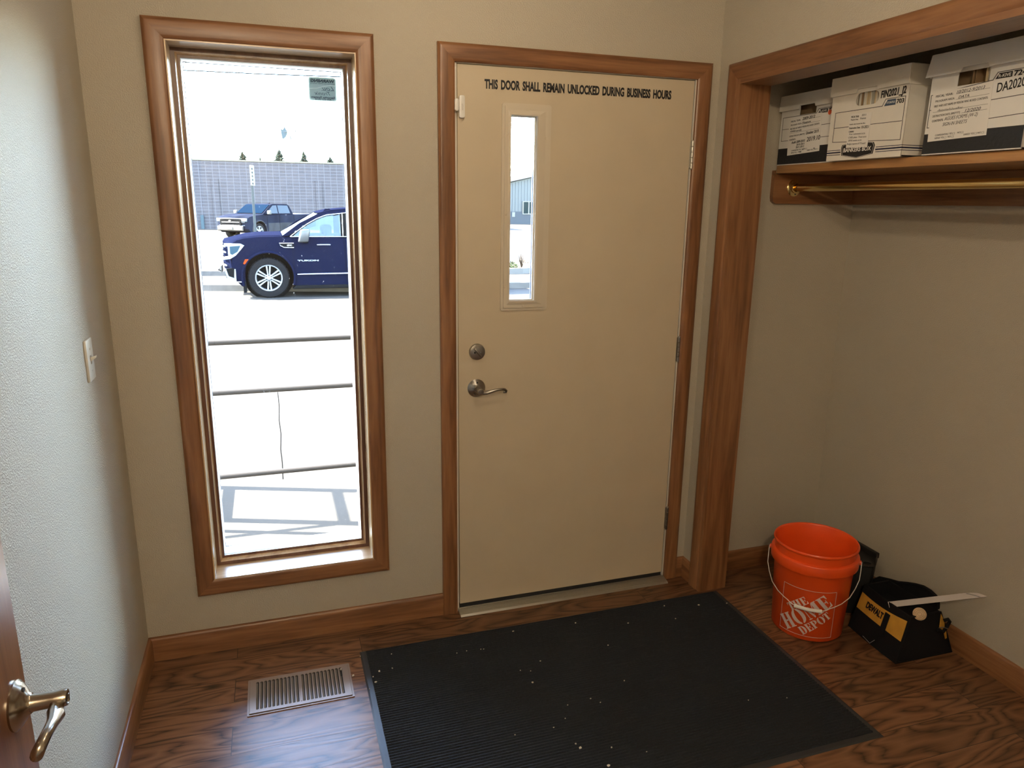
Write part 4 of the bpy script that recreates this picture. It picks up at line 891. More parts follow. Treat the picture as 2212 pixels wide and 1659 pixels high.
# ------------------------------------------------------------------ inner wooden door, left foreground
wdm = wood('inner_door_wood', (.10, .038, .018), (.19, .078, .034), (.27, .12, .055), 'z', rough=.3, coat=.3)
d2 = thing('door_2', 'stained wooden panel door standing open at the left edge of the photo', 'door', (-.93, -1.9, .01), kind='structure')
FX = -.912; DY0, DY1 = -2.300, -1.4885
MB().plate([(y_, z_) for y_, z_ in rect(DY0, DY1, .01, 2.04)], [rect(DY0 + .115, DY1 - .118, .24, .835), rect(DY0 + .115, DY1 - .118, 1.02, 1.92)], FX - .035, FX, 'x').build('door_frame_boards', wdm, d2)
for a, b in ((.24, .835), (1.02, 1.92)):
    p_ = MB(); yA, yB = DY0 + .115, DY1 - .118
    p_.hexa([(FX - .026, yA, a), (FX - .026, yB, a), (FX - .026, yB, b), (FX - .026, yA, b)], [(FX - .012, yA, a), (FX - .012, yB, a), (FX - .012, yB, b), (FX - .012, yA, b)])
    p_.hexa([(FX - .012, yA + .02, a + .02), (FX - .012, yB - .02, a + .02), (FX - .012, yB - .02, b - .02), (FX - .012, yA + .02, b - .02)], [(FX - .003, yA + .05, a + .05), (FX - .003, yB - .05, a + .05), (FX - .003, yB - .05, b - .05), (FX - .003, yA + .05, b - .05)])
    p_.build('panel', wdm, d2)
ML = Matrix.Translation((FX, -1.5355, .921)) @ Matrix(((0, -1, 0, 0), (-1, 0, 0, 0), (0, 0, -1, 0), (0, 0, 0, 1)))
ML = Matrix.Translation((FX, -1.5355, .921)) @ Matrix(((0, -1, 0, 0), (-1, 0, 0, 0), (0, 0, 1, 0), (0, 0, 0, 1)))
lever(d2, ML, M_nickel2, 1.45)

# ------------------------------------------------------------------ ceiling lamps (two above the frame, one added behind the viewer for brightness)
def lampglass():
    m = bpy.data.materials.new('frosted_lamp_glass'); m.use_nodes = True; n = m.node_tree; n.nodes.clear()
    e = n.nodes.new('ShaderNodeEmission'); e.inputs[0].default_value = (1, .80, .55, 1); e.inputs[1].default_value = 4
    t = n.nodes.new('ShaderNodeBsdfTransparent'); x = n.nodes.new('ShaderNodeMixShader'); x.inputs[0].default_value = .15
    o = n.nodes.new('ShaderNodeOutputMaterial'); n.links.new(t.outputs[0], x.inputs[1]); n.links.new(e.outputs[0], x.inputs[2]); n.links.new(x.outputs[0], o.inputs[0]); return m
M_lg = lampglass()
for i, (lx, ly, lw) in enumerate(((.02, -.70, 5), (.02, -1.42, 10), (-.70, -3.25, 74))):
    cd = thing('ceiling_lamp', ('small frosted dome lamp on the ceiling nearest the entry door', 'small frosted dome lamp on the ceiling midway between door and viewer', 'small frosted dome lamp added out of sight behind the viewer for brightness')[i], 'ceiling light', (lx, ly, H), group='frosted ceiling lamps')
    MB().lathe([(0, -.001), (.075, -.001), (.078, -.012), (.070, -.022), (0, -.022)], 40, Matrix.Translation((lx, ly, H))).build('base_ring', M_white_pl, cd, smooth=True)
    MB().lathe([(.066, -.022), (.070, -.050), (.062, -.085), (.040, -.108), (0, -.118)], 32, Matrix.Translation((lx, ly, H))).build('lamp_shade', M_lg, cd, smooth=True)
    ld = bpy.data.lights.new('bulb', 'POINT'); ld.shadow_soft_size = .035; ld.energy = LAMP_POWER * lw; ld.color = LAMP_COL
    lo_ = bpy.data.objects.new('bulb', ld); C.objects.link(lo_); lo_.parent = cd; lo_.location = (0, 0, -.065)

# ================================================================== OUTSIDE
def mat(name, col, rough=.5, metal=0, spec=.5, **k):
    # outdoor colours darkened and warmed to offset the strong blue daylight
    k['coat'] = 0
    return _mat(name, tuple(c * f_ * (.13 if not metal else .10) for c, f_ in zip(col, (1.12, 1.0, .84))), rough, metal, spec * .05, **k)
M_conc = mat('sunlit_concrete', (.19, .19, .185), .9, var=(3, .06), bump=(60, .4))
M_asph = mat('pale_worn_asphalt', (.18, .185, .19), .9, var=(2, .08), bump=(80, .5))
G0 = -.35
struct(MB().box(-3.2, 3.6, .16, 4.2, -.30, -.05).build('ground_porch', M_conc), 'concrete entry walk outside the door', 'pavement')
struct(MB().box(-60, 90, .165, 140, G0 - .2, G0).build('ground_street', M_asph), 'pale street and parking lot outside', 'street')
struct(MB().box(XL - .15, XC + .15, .16, .62, 2.36, 2.44).build('added_sun_eave', mat('white_soffit', (.7, .7, .68), .6)), 'unseen roof eave added over the window to hold back the sun', 'eave')  # eave added out of view, its depth set to block the sun
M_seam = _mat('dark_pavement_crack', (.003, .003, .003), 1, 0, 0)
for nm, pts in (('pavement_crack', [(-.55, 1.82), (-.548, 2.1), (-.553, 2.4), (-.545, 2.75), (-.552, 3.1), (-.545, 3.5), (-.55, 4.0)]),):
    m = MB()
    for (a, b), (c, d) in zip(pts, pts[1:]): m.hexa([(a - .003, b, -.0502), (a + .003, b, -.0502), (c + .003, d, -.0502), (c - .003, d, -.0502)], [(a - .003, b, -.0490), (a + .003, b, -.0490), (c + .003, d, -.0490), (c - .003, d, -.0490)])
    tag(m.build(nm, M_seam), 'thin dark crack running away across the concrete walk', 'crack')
M_pipe = mat('dark_metal_pipe', (.15, .15, .16), .5, 0, bump=(200, .2))
rl = thing('metal_railing', 'low three-pipe metal railing crossing the lower part of the window', 'railing', (0, 1.0, -.05))
for zz in (.957, .718, .302): MB().cyl((-2.6, 1.0, zz), (2.3, 1.0, zz), .0125, 16).build('rail', M_pipe, rl, smooth=True)
for xx in (-2.6, -1.75, 2.3): MB().cyl((xx, 1.0, -.05), (xx, 1.0, .957), .016, 16).build('post', M_pipe, rl, smooth=True)
r2 = thing('handrail_return', 'second metal railing ending in a loop, outside to the left of the window', 'railing', (-1.17, 1.64, -.05))
for yy in (1.41, 1.88): MB().box(-1.192, -1.148, yy - .022, yy + .022, -.05, 1.08, .003).build('post', M_pipe, r2)
MB().cyl((-1.17, 1.27, -.05), (-1.17, 1.27, .85), .018, 14).build('post', M_pipe, r2)
for zz in (.30, .96): MB().box(-1.193, -1.147, 1.41, 1.88, zz - .012, zz + .012).build('crossbar', M_pipe, r2)
for yy, zz in ((1.41, .96), (1.41, .30), (1.88, .30)): MB().cyl((-3.0, yy, zz), (-1.17, yy, zz), .016, 14).build('rail', M_pipe, r2)

# curbs
M_curb = mat('grey_curb_concrete', (.34, .34, .35), .9, var=(8, .15), bump=(60, .5))
def curb(name, pts, h, wdt, label, m=M_curb):
    k = MB()
    for (a, b), (c, d) in zip(pts, pts[1:]): k.hexa([(a, b, G0), (c, d, G0), (c, d + wdt, G0), (a, b + wdt, G0)], [(a, b + .02, G0 + h), (c, d + .02, G0 + h), (c, d + wdt, G0 + h), (a, b + wdt, G0 + h)])
    return tag(k.build(name, m), label, 'curb')
curb('street_curb', [(-7, 15.6), (-1.96, 14.65), (1.1, 13.85), (2.5, 13.75), (5, 13.75), (9, 13.9)], .13, .16, 'grey concrete curb running under and behind the dark suv')
curb('street_curb', [(-9, 19.0), (-2.2, 18.1), (.5, 17.6), (3.5, 17.4)], .12, .16, 'far grey curb behind the nose of the dark suv')

# planter seen through the door lite
pb = thing('planter_bed', 'curbed planting bed seen low through the door glass', 'planter', (6.1, 17.6, G0))
cp = [(3.7, 17.3), (5.9, 17.1), (6.25, 17.12), (6.6, 17.3), (6.85, 17.6), (6.95, 18.2), (6.9, 19.5)]
k = MB()
for (a, b), (c, d) in zip(cp, cp[1:]): k.hexa([(a, b, G0), (c, d, G0), (c - .1, d + .18, G0), (a - .05, b + .18, G0)], [(a, b, G0 + .16), (c, d, G0 + .16), (c - .1, d + .18, G0 + .16), (a - .05, b + .18, G0 + .16)])
k.build('curb_edge', mat('white_concrete_curb', (.55, .56, .58), .9, bump=(60, .4)), pb)
k = MB(); k.prism([(3.6, 17.5), (6.2, 17.35), (6.7, 17.9), (6.75, 19.4), (3.6, 19.4)], G0 + .01, G0 + .11, 'z'); k.build('soil', mat('gravel_mulch', (.45, .40, .34), .95, var=(20, .3)), pb)
M_leaf = mat('dull_green_leaves', (.10, .16, .07), .7, var=(6, .4)); M_twig = mat('brown_twigs', (.16, .12, .09), .8)
def shrub(x, y, z, r, h, n, label, seed, lm=M_leaf):
    rn = random.Random(seed); o = thing('shrub', label, 'shrub', (x, y, z)); s = MB(); l = bmesh.new()
    for i in range(14):
        a = rn.uniform(0, 6.28); p1 = Vector((x + r * rn.uniform(.2, .9) * cos(a), y + r * rn.uniform(.2, .9) * sin(a), z + h * rn.uniform(.5, 1)))
        s.tube([(x, y, z), p1.lerp(Vector((x, y, z + h * .3)), .4), p1], [.008, .006, .003], 5)
    for i in range(n):
        a = rn.uniform(0, 6.28); rr = r * rn.uniform(0, 1) ** .5; zz = z + h * rn.uniform(.05, .8) * (1 - .5 * rr / r); c = Vector((x + rr * cos(a), y + rr * sin(a), zz))
        u = Vector((rn.uniform(-1, 1), rn.uniform(-1, 1), rn.uniform(-1, 1))).normalized() * .03; v = u.orthogonal().normalized() * .015
        l.faces.new([l.verts.new(c - u), l.verts.new(c + v), l.verts.new(c + u), l.verts.new(c - v)])
    s.build('stems', M_twig, o); m = MB(); m._add(l); m.build('leaves', lm, o)
shrub(5.98, 17.65, G0 + .1, .28, .36, 420, 'green leafy shrub in the planting bed seen through the door glass', 3)
shrub(6.42, 17.75, G0 + .1, .22, .46, 70, 'thin half-bare shrub at the right of the planting bed', 9, mat('dry_leaves', (.30, .22, .13), .8))

# ---- block building
def blockmat():
    m = bpy.data.materials.new('split_face_block'); m.use_nodes = True; n = m.node_tree; p = n.nodes['Principled BSDF']; L = n.links.new
    tc = n.nodes.new('ShaderNodeTexCoord'); mp = n.nodes.new('ShaderNodeMapping'); mp.inputs['Rotation'].default_value = (pi / 2, 0, 0); L(tc.outputs['Object'], mp.inputs[0])
    br = n.nodes.new('ShaderNodeTexBrick'); br.offset = 0; br.inputs['Scale'].default_value = 1; br.inputs['Brick Width'].default_value = .42; br.inputs['Row Height'].default_value = .205; br.inputs['Mortar Size'].default_value = .014; br.inputs['Mortar Smooth'].default_value = .2
    br.inputs['Color1'].default_value = (.0205, .0165, .0165, 1); br.inputs['Color2'].default_value = (.027, .022, .022, 1); br.inputs['Mortar'].default_value = (.055, .049, .049, 1)
    L(mp.outputs[0], br.inputs['Vector']); L(br.outputs['Color'], p.inputs['Base Color']); p.inputs['Roughness'].default_value = .95
    return m
bl = thing('block_building', 'long low building with a brown split-face block wall across the street', 'building', (0, 54, G0))
MB().box(-14, 13.5, 51, 60, G0, 4.04).build('block_wall', blockmat(), bl)
MB().box(-14.06, 13.56, 50.95, 60.05, 4.04, 4.13).build('parapet_cap', mat('pale_parapet_cap', (.62, .58, .50), .7), bl)
k = MB()
for xx in (-3.9, 2.75, -10.5, 9.4): k.box(xx, xx + .42, 50.94, 51.0, G0, 2.9)
k.build('block_pilaster', blockmat(), bl)
MB().box(-4.75, -4.55, 50.9, 51, G0, .55).build('wall_box', mat('blue_grey_meter_box', (.20, .30, .38), .6), bl)

# ---- trees
M_needle = mat('hazed_spruce_needles', (.16, .23, .20), .8, var=(2, .3)); M_bark = mat('grey_bark', (.12, .10, .09), .9)  # needle green paled to put distance haze into the colour
def spruce(x, y, z, h, r, label, seed):
    rn = random.Random(seed); o = thing('spruce_tree', label, 'tree', (x, y, z), group='trees beyond the block building')
    MB().tube([(x, y, z), (x, y, z + h * .6), (x, y, z + h)], [.16, .09, .02], 8).build('trunk', M_bark, o)
    b = bmesh.new(); nt_ = 34; ch = 3.6
    for i in range(nt_):
        f = i / (nt_ - 1); zz = z + h - ch * (1 - f); rr = r * (1 - f) ** .9 + .05
        for j in range(9):
            a = rn.uniform(0, 6.28); L_ = rr * rn.uniform(.6, 1.15); c, s = cos(a), sin(a); w_ = .16 + .30 * L_
            e = Vector((x + c * L_, y + s * L_, zz - .16 * L_ + rn.uniform(-.05, .08))); m_ = Vector((x + c * L_ * .5, y + s * L_ * .5, zz)); sd_ = Vector((-s, c, 0)) * w_ * .5
            b.faces.new([b.verts.new((x, y, zz)), b.verts.new(m_ + sd_ - Vector((0, 0, .10))), b.verts.new(e), b.verts.new(m_ - sd_ - Vector((0, 0, .10)))])
            b.faces.new([b.verts.new((x, y, zz + .06)), b.verts.new(m_ + Vector((0, 0, .05))), b.verts.new(e), b.verts.new(m_ - Vector((0, 0, .22)))])
    k = MB(); k._add(b); k.build('needles', M_needle, o)
def gz(px_z, y): return 1.6 + (px_z - 1.6) * (y + 2.57) / 53.57
def gx(px_x, y): return -.54 + (px_x + .54) * (y + 2.57) / 53.57
YT = 85
spruce(gx(-1.84, YT), YT, -1, gz(4.66, YT) + 1, 2.4, 'spruce top showing above the left part of the block building', 1)
spruce(gx(.50, YT), YT, -1, gz(4.88, YT) + 1, 2.1, 'tallest spruce top, in the middle above the block building', 2)
spruce(gx(2.07, YT), YT, -1, gz(4.80, YT) + 1, 1.7, 'narrow spruce top above the block building, right of the antenna', 3)
spruce(gx(3.80, YT), YT, -1, gz(4.50, YT) + 1, 2.6, 'low bushy spruce top above the right end of the block building', 4)
spruce(gx(-.75, YT), YT, -1, gz(4.33, YT) + 1, .9, 'barely visible spruce tip between two taller ones above the block building', 5)
def baretree(x, y, z, h, r, label, seed, n=60, grp=None):
    rn = random.Random(seed); o = thing('bare_tree', label, 'tree', (x, y, z)); t = MB(); t.tube([(x, y, z), (x + .1, y, z + h * .5)], [.22, .14], 8); t.build('trunk', M_bark, o)
    b = MB()
    for i in range(n):
        a = rn.uniform(0, 6.28); s = z + h * rn.uniform(.25, .55); e = Vector((x + r * rn.uniform(.3, 1) * cos(a), y + r * .6 * rn.uniform(.3, 1) * sin(a), z + h * rn.uniform(.6, 1)))
        p0 = Vector((x + .05, y, s)); md = p0.lerp(e, .5) + Vector((rn.uniform(-.4, .4), 0, rn.uniform(.1, .5))); b.tube([p0, md, e], [.05, .035, .012], 4)
        for q_ in range(3): f_ = md.lerp(e, rn.uniform(0, .7)); b.tube([f_, f_ + Vector((rn.uniform(-.9, .9), rn.uniform(-.4, .4), rn.uniform(.3, 1)))], [.022, .01], 4)
    b.build('branches', M_twig, o)
baretree(gx(4.6, YT), YT + 9, -1, gz(4.70, YT) + 2, 2.2, 'small bare tree above the right end of the block building', 6, 14)

# ---- antenna on mast
an = thing('dish_antenna', 'grid dish antenna on a thin mast rising behind the block building', 'antenna', (gx(1.30, 66), 66, G0))
def A(x, z, y=66): return Vector((gx(x, y), y, gz(z, y)))
M_ant = mat('pale_antenna_metal', (.35, .42, .48), .6, .3)
MB().tube([Vector((gx(1.32, 66), 66, G0)), A(1.30, 6.0)], .025, 8).build('mast', mat('thin_pale_mast', (.65, .66, .68), .6), an)
MB().tube([A(.92, 6.0), A(1.64, 6.10)], .03, 6).build('feed_arm', M_ant, an)
MB().sphere(A(1.64, 6.10), .07, 8).build('feed', M_ant, an)
MB().box(A(1.25, 0).x, A(1.33, 0).x, 65.95, 66.05, A(0, 5.55).z, A(0, 5.75).z).build('clamp', M_ant, an)
b = bmesh.new(); cz_ = 5.95; outl = []
shp = [(.70, 6.37), (.73, 6.20), (.80, 6.16), (.86, 6.22), (.93, 6.42), (.99, 6.25), (1.10, 6.08), (1.08, 5.88), (.98, 5.68), (.84, 5.56), (.75, 5.58), (.70, 5.80), (.68, 6.1)]
MB().prism([(A(x, z).x, A(x, z).z) for x, z in shp], 66.10, 66.16, 'y').build('dish', mat('blue_grey_dish', (.20, .30, .38), .5), an)

# ---- overhead cable
tag(MB().tube([(-14, 12, 3.70), (-1.76, 12, 3.742), (-.5, 12, 3.76), (.97, 12, 3.80), (14, 12, 4.3)], .010, 6).build('overhead_cable', mat('black_cable', (.02, .05, .08), .6)), 'thin overhead cable crossing the sky at the top of the window', 'cable')

# ---- street sign
sg = thing('street_sign', 'narrow street sign on a square metal post behind the dark suv', 'sign', (-.88, 20, G0))
MB().box(-.925, -.855, 19.97, 20.03, G0, 2.50, .006).build('post', mat('green_grey_post', (.20, .24, .27), .6), sg)
Ms = Matrix.Translation((-.868, 19.96, 2.25)) @ Matrix.Rotation(radians(68), 4, 'Z')
pn = MB().box(-.15, .15, -.003, .003, -.27, .28, .002, M=Ms).build('sign_panel', mat('white_reflective_sheet', (.75, .80, .78), .5), sg)
for i in range(5): MB().box(-.05, .05, -.0045, -.003, .19 - i * .10 - .03, .19 - i * .10 + .02, M=Ms).build('sign_mark', mat('dark_sign_print', (.10, .12, .14), .6), pn)

# ---- metal building seen through the door lite
mb_ = thing('metal_building', 'pale ribbed metal building with a grey wainscot, seen through the door glass', 'building', (24, 66, G0))
M_rib = mat('pale_ribbed_siding', (.52, .57, .60), .6)
MB().prism([(19.5, G0), (27.5, G0), (27.5, 4.9), (26, 4.55), (19.5, 3.05)], 64.5, 80, 'y').build('siding', M_rib, mb_)
k = MB()
for i in range(26): k.box(19.6 + i * .3, 19.64 + i * .3, 64.45, 64.5, .82, 3.0 + (i * .3) * .22)
k.build('siding_ribs', mat('shaded_rib', (.44, .50, .56), .6), mb_)
MB().box(19.5, 27.5, 64.42, 64.5, G0, .82).build('wainscot', mat('grey_wainscot', (.24, .28, .34), .7), mb_)
MB().prism([(19.3, 3.10), (19.3, 3.55), (27.7, 5.45), (27.7, 4.98)], 64.2, 80.3, 'y').build('roof', mat('white_metal_roof', (.75, .77, .78), .4), mb_)
fr_ = MB().plate(rect(22.40, 24.9, .56, 1.78), [rect(22.50, 22.98, .64, 1.70), rect(23.08, 23.70, .64, 1.70), rect(23.80, 24.8, .64, 1.70)], 64.36, 64.42, 'y').build('window_frame', mat('white_vinyl', (.75, .76, .75), .5), mb_)
MB().box(22.5, 24.8, 64.40, 64.415, .64, 1.70).build('pane', mat('dark_pane', (.05, .10, .12), .1), fr_)
MB().box(21.38, 21.66, 64.38, 64.42, .32, .76).build('notice_board', mat('white_notice', (.7, .72, .72), .6), mb_)
baretree(21.5, 90, -1, 8.2, 3.8, 'bare tree crown rising over the metal building, left of the pair', 12, 90)
baretree(30.0, 92, -1, 8.8, 4.0, 'bare tree crown rising over the metal building, right of the pair', 14, 90)

# ================================================================== vehicles
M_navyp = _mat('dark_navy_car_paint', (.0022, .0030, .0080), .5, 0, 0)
M_chrome = _mat('chrome', (.20, .20, .20), .25, .7)
M_alloy = _mat('silver_alloy', (.105, .105, .105), .35, .3)
M_tyre = mat('tyre_rubber', (.035, .037, .045), .75, bump=(120, .5))
M_trimblk = mat('dark_grey_trim', (.020, .022, .026), .7)
M_lamp = _mat('clear_headlamp', (.085, .09, .09), .3)
M_amber = mat('amber_reflector', (.85, .12, .02), .3)
M_plate = mat('white_licence_plate', (.75, .77, .78), .5)
M_seat = mat('dark_cabin_trim', (.03, .03, .035), .8)
def wheel(parent, x, y, side, r=.405, name='wheel', wd=.27):
    """side=-1: outer face towards local -y"""
    M = Matrix.Translation((x, y, r)) @ Matrix.Rotation(pi / 2 * (1 if side < 0 else -1), 4, 'X')
    t = MB().lathe([(.262, -wd), (.33, -wd - .005), (r - .02, -wd), (r, -wd + .04), (r, -.04), (r - .02, -.004), (.34, .003), (.268, -.004)], 56, M, close=True)
    for i in range(40):
        a = 2 * pi * i / 40; t.box(r - .008, r + .004, -.012, .012, -.07, -.012, M=M @ Matrix.Rotation(a, 4, 'Z'))
    t = t.build(name, M_tyre, parent, smooth=True, world=False)
    k = MB().lathe([(.268, -.20), (.268, -.006), (.262, .002), (.248, .000), (.240, -.012), (.236, -.08), (.236, -.20)], 48, M, close=True); k.build('rim', M_alloy, t, smooth=True, world=False)
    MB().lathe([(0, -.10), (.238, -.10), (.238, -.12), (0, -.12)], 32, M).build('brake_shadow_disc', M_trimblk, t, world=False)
    s = MB()
    for i in range(6):
        Ma = M @ Matrix.Rotation(2 * pi * i / 6 + pi / 2, 4, 'Z')
        for q in (-1, 1): s.hexa([(.05, q * .016 - .013, -.05), (.248, q * .034 - .019, -.03), (.248, q * .034 + .019, -.03), (.05, q * .016 + .013, -.05)], [(.05, q * .016 - .012, -.010), (.248, q * .034 - .016, -.006), (.248, q * .034 + .016, -.006), (.05, q * .016 + .012, -.010)], 0, 2, Ma)
    s.build('spokes', M_alloy, t, world=False)
    MB().lathe([(0, -.05), (.075, -.05), (.075, -.012), (.045, -.004), (.035, .004), (0, .004)], 24, M).build('hub_cap', M_alloy, t, smooth=True, world=False)
    for i in range(6): a = 2 * pi * i / 6 + .5; p = M @ Vector((.058 * cos(a), .058 * sin(a), 0)); q = M @ Vector((.058 * cos(a), .058 * sin(a), .006)); MB().cyl(p, q, .011, 6).build('lug_nut', M_trimblk, t, world=False)
    return t
suv = thing('suv', 'large dark navy SUV parked across the street, nose to the left', 'car', (-.585, 13.10, G0))
Wd = 2.04
def arc(cx, cz, r, a0, a1, n=14): return [(cx + r * cos(radians(a0 + (a1 - a0) * i / n)), cz + r * sin(radians(a0 + (a1 - a0) * i / n))) for i in range(n + 1)]
lower = [(-.76, .36), (-.87, .50), (-.90, .66), (-.885, .84), (-.88, 1.10), (-.84, 1.155), (-.72, 1.185), (-.50, 1.225), (-.17, 1.255), (.30, 1.262), (.36, 1.225), (4.30, 1.225), (4.36, 1.10), (4.38, .55), (4.30, .36), (3.62, .30)]
lower += arc(3.07, .42, .50, -14, 194) + [(2.50, .25), (.62, .25)] + arc(0, .42, .50, -20, 198) + [(-.60, .24)]
# body shell: rings across the width, nose rounded in plan
b = bmesh.new(); secs = []
for f, k_ in ((0, .0), (.035, 1), (.12, 1), (.5, 1), (.88, 1), (.965, 1), (1, 0)):
    pull = {0: .05, .035: .015, .12: 0, .5: 0, .88: 0, .965: .015, 1: .05}[f]; row = []
    for x, z in lower:
        bow = .22 * (2 * f - 1) ** 2 if x < -.4 else (.10 * (2 * f - 1) ** 2 if x > 4.2 else 0)
        bow *= min(1, (abs(x + .4) / .45)) if x < -.4 else 1
        top = .035 if (k_ == 0 and z > 1.1) else 0
        row.append(b.verts.new((x + (bow if x < -.4 else -bow), f * Wd, z - top)))
    secs.append(row)
n_ = len(lower)
for A_, B_ in zip(secs, secs[1:]):
    for i in range(n_): b.faces.new((A_[i], A_[(i + 1) % n_], B_[(i + 1) % n_], B_[i]))
f0 = b.faces.new(secs[0][::-1]); f1 = b.faces.new(secs[-1]); f0.normal_update(); f1.normal_update(); bmesh.ops.triangulate(b, faces=[f0, f1], ngon_method='EAR_CLIP')
for z_ in (.3, .4, .5, .6, .7, .8, .9, 1.0, 1.1, 1.16): bmesh.ops.bisect_plane(b, geom=list(b.verts) + list(b.edges) + list(b.faces), plane_co=(0, 0, z_), plane_no=(0, 0, 1))
for v in b.verts:
    if v.co.y < 1e-4 or v.co.y > Wd - 1e-4:
        q_ = max(0, v.co.z - .86); e_ = .30 * q_ * q_ + .05 * max(0, .62 - v.co.z); v.co.y += e_ if v.co.y < 1 else -e_
bmesh.ops.recalc_face_normals(b, faces=b.faces)
for f in b.faces:
    f.normal_update(); cy_ = f.calc_center_median().y
    if abs(f.normal.y) > .8 and ((cy_ < .1 and f.normal.y > 0) or (cy_ > Wd - .1 and f.normal.y < 0)): f.normal_flip()
k = MB(); k._add(b); body = k.build('body', M_navyp, suv, smooth=True, world=False, angle=28)
# arch lips
for cx in (0, 3.07):
    pts = [(x, -.008, z) for x, z in arc(cx, .42, .51, -18, 198, 22)]; MB().tube(pts, [(.030, .022)] * len(pts), 8).build('arch_lip', M_navyp, suv, smooth=True, world=False)
    MB().lathe([(.02, .33), (.50, .33), (.50, .34), (.02, .34)], 40, Matrix.Translation((cx, 0, .42)) @ Matrix.Rotation(-pi / 2, 4, 'X'), close=True).build('wheel_well', M_trimblk, suv, world=False)
wheel(suv, 0, .02, -1); wheel(suv, 3.07, .02, -1); wheel(suv, 0, Wd - .02, 1); wheel(suv, 3.07, Wd - .02, 1)
# greenhouse: roof and pillars
def side(pts, y0, y1, name, m, inset0=0, inset1=0, flip=False):
    """side piece with tumblehome: y follows z"""
    def yy(z, base, s): return base + s * (.13 * max(0, (z - 1.22)) / .55)
    for s, base in ((1, y0), (-1, Wd - y0)):
        bb_ = [(x, yy(z, base, s), z) for x, z in pts]; tt_ = [(x, yy(z, base + s * y1, s), z) for x, z in pts]
        MB().hexa(bb_, tt_).build(name, m, suv, world=False)
side([(.30, 1.24), (.42, 1.24), (.80, 1.50), (1.16, 1.665), (1.62, 1.715), (1.62, 1.765), (1.10, 1.72), (.66, 1.50)], .03, .07, 'a_pillar', M_navyp)
side([(1.48, 1.22), (1.62, 1.22), (1.60, 1.72), (1.47, 1.70)], .035, .05, 'b_pillar', M_trimblk)
side([(2.62, 1.22), (2.76, 1.22), (2.74, 1.73), (2.62, 1.73)], .035, .05, 'c_pillar', M_trimblk)
side([(3.70, 1.22), (4.30, 1.22), (4.14, 1.72), (3.85, 1.74), (3.72, 1.73)], .03, .06, 'd_pillar', M_navyp)
side([(1.60, 1.715), (4.14, 1.72), (4.10, 1.765), (1.60, 1.765)], .03, .07, 'roof_rail', M_navyp)
rf_ = [(1.02, 1.70), (1.30, 1.765), (1.70, 1.80), (2.6, 1.83), (3.6, 1.81), (4.16, 1.755), (4.16, 1.725), (2.6, 1.77), (1.3, 1.72)]
MB().prism(rf_, .17, Wd - .17, 'y').build('roof', M_navyp, suv, world=False, smooth=True)
MB().hexa([(1.62, .12, 1.74), (4.1, .12, 1.74), (4.1, .17, 1.72), (1.62, .17, 1.72)], [(1.66, .15, 1.80), (4.0, .15, 1.80), (4.0, .17, 1.80), (1.66, .17, 1.80)]).build('roof_side', M_navyp, suv, world=False)
MB().hexa([(.30, .10, 1.245), (.30, Wd - .10, 1.245), (1.06, Wd - .20, 1.695), (1.06, .20, 1.695)], [(.31, .10, 1.235), (.31, Wd - .10, 1.235), (1.08, Wd - .20, 1.685), (1.08, .20, 1.685)]).build('windshield', _mat('painted_sky_reflection', (.016, .0185, .0165), .25, 0, .2), suv, world=False)  # pale solid colour stands in for the sky reflected on the glass
side([(.50, 1.225), (1.47, 1.225), (1.47, 1.70), (1.20, 1.668), (.84, 1.50)], .055, .006, 'front_side_glass', M_autoglass)
side([(1.63, 1.225), (2.61, 1.225), (2.61, 1.72), (1.63, 1.715)], .055, .006, 'rear_side_glass', M_darkglass)
side([(2.77, 1.225), (3.72, 1.225), (3.74, 1.72), (2.77, 1.72)], .055, .006, 'quarter_glass', M_darkglass)
MB().hexa([(4.30, .12, 1.22), (4.30, Wd - .12, 1.22), (4.12, Wd - .2, 1.72), (4.12, .2, 1.72)], [(4.31, .12, 1.22), (4.31, Wd - .12, 1.22), (4.13, Wd - .2, 1.72), (4.13, .2, 1.72)]).build('rear_glass', M_darkglass, suv, world=False)
# bright window surround
pts = [(.46, .028, 1.232), (.60, .040, 1.335), (.80, .066, 1.478), (1.00, .090, 1.588), (1.20, .108, 1.663), (1.60, .118, 1.708), (2.6, .12, 1.722)]
MB().tube(pts, .009, 6).build('window_chrome', M_chrome, suv, smooth=True, world=False); MB().tube([(.46, .022, 1.228), (4.2, .022, 1.228)], .009, 6).build('window_chrome', M_chrome, suv, world=False)
MB().box(1.50, 1.515, .012, .05, 1.23, 1.69).build('door_gap_trim', M_chrome, suv, world=False)
# cabin
for sx in (1.15,): 
    MB().box(sx, sx + .16, .30, .78, .85, 1.46, .05).build('front_seat', M_seat, suv, smooth=True, world=False); MB().box(sx, sx + .16, 1.22, 1.70, .85, 1.42, .05).build('front_seat', M_seat, suv, smooth=True, world=False)
MB().box(.36, .62, .16, Wd - .16, .95, 1.255, .03).build('dashboard', M_seat, suv, world=False)
th_ = [(0, cos(2 * pi * i / 24) * .19, sin(2 * pi * i / 24) * .19) for i in range(24)]
Msw = Matrix.Translation((.72, .52, 1.27)) @ Matrix.Rotation(radians(-25), 4, 'Y'); MB().tube(th_, .014, 8, True, Msw).build('steering_wheel', M_seat, suv, smooth=True, world=False)
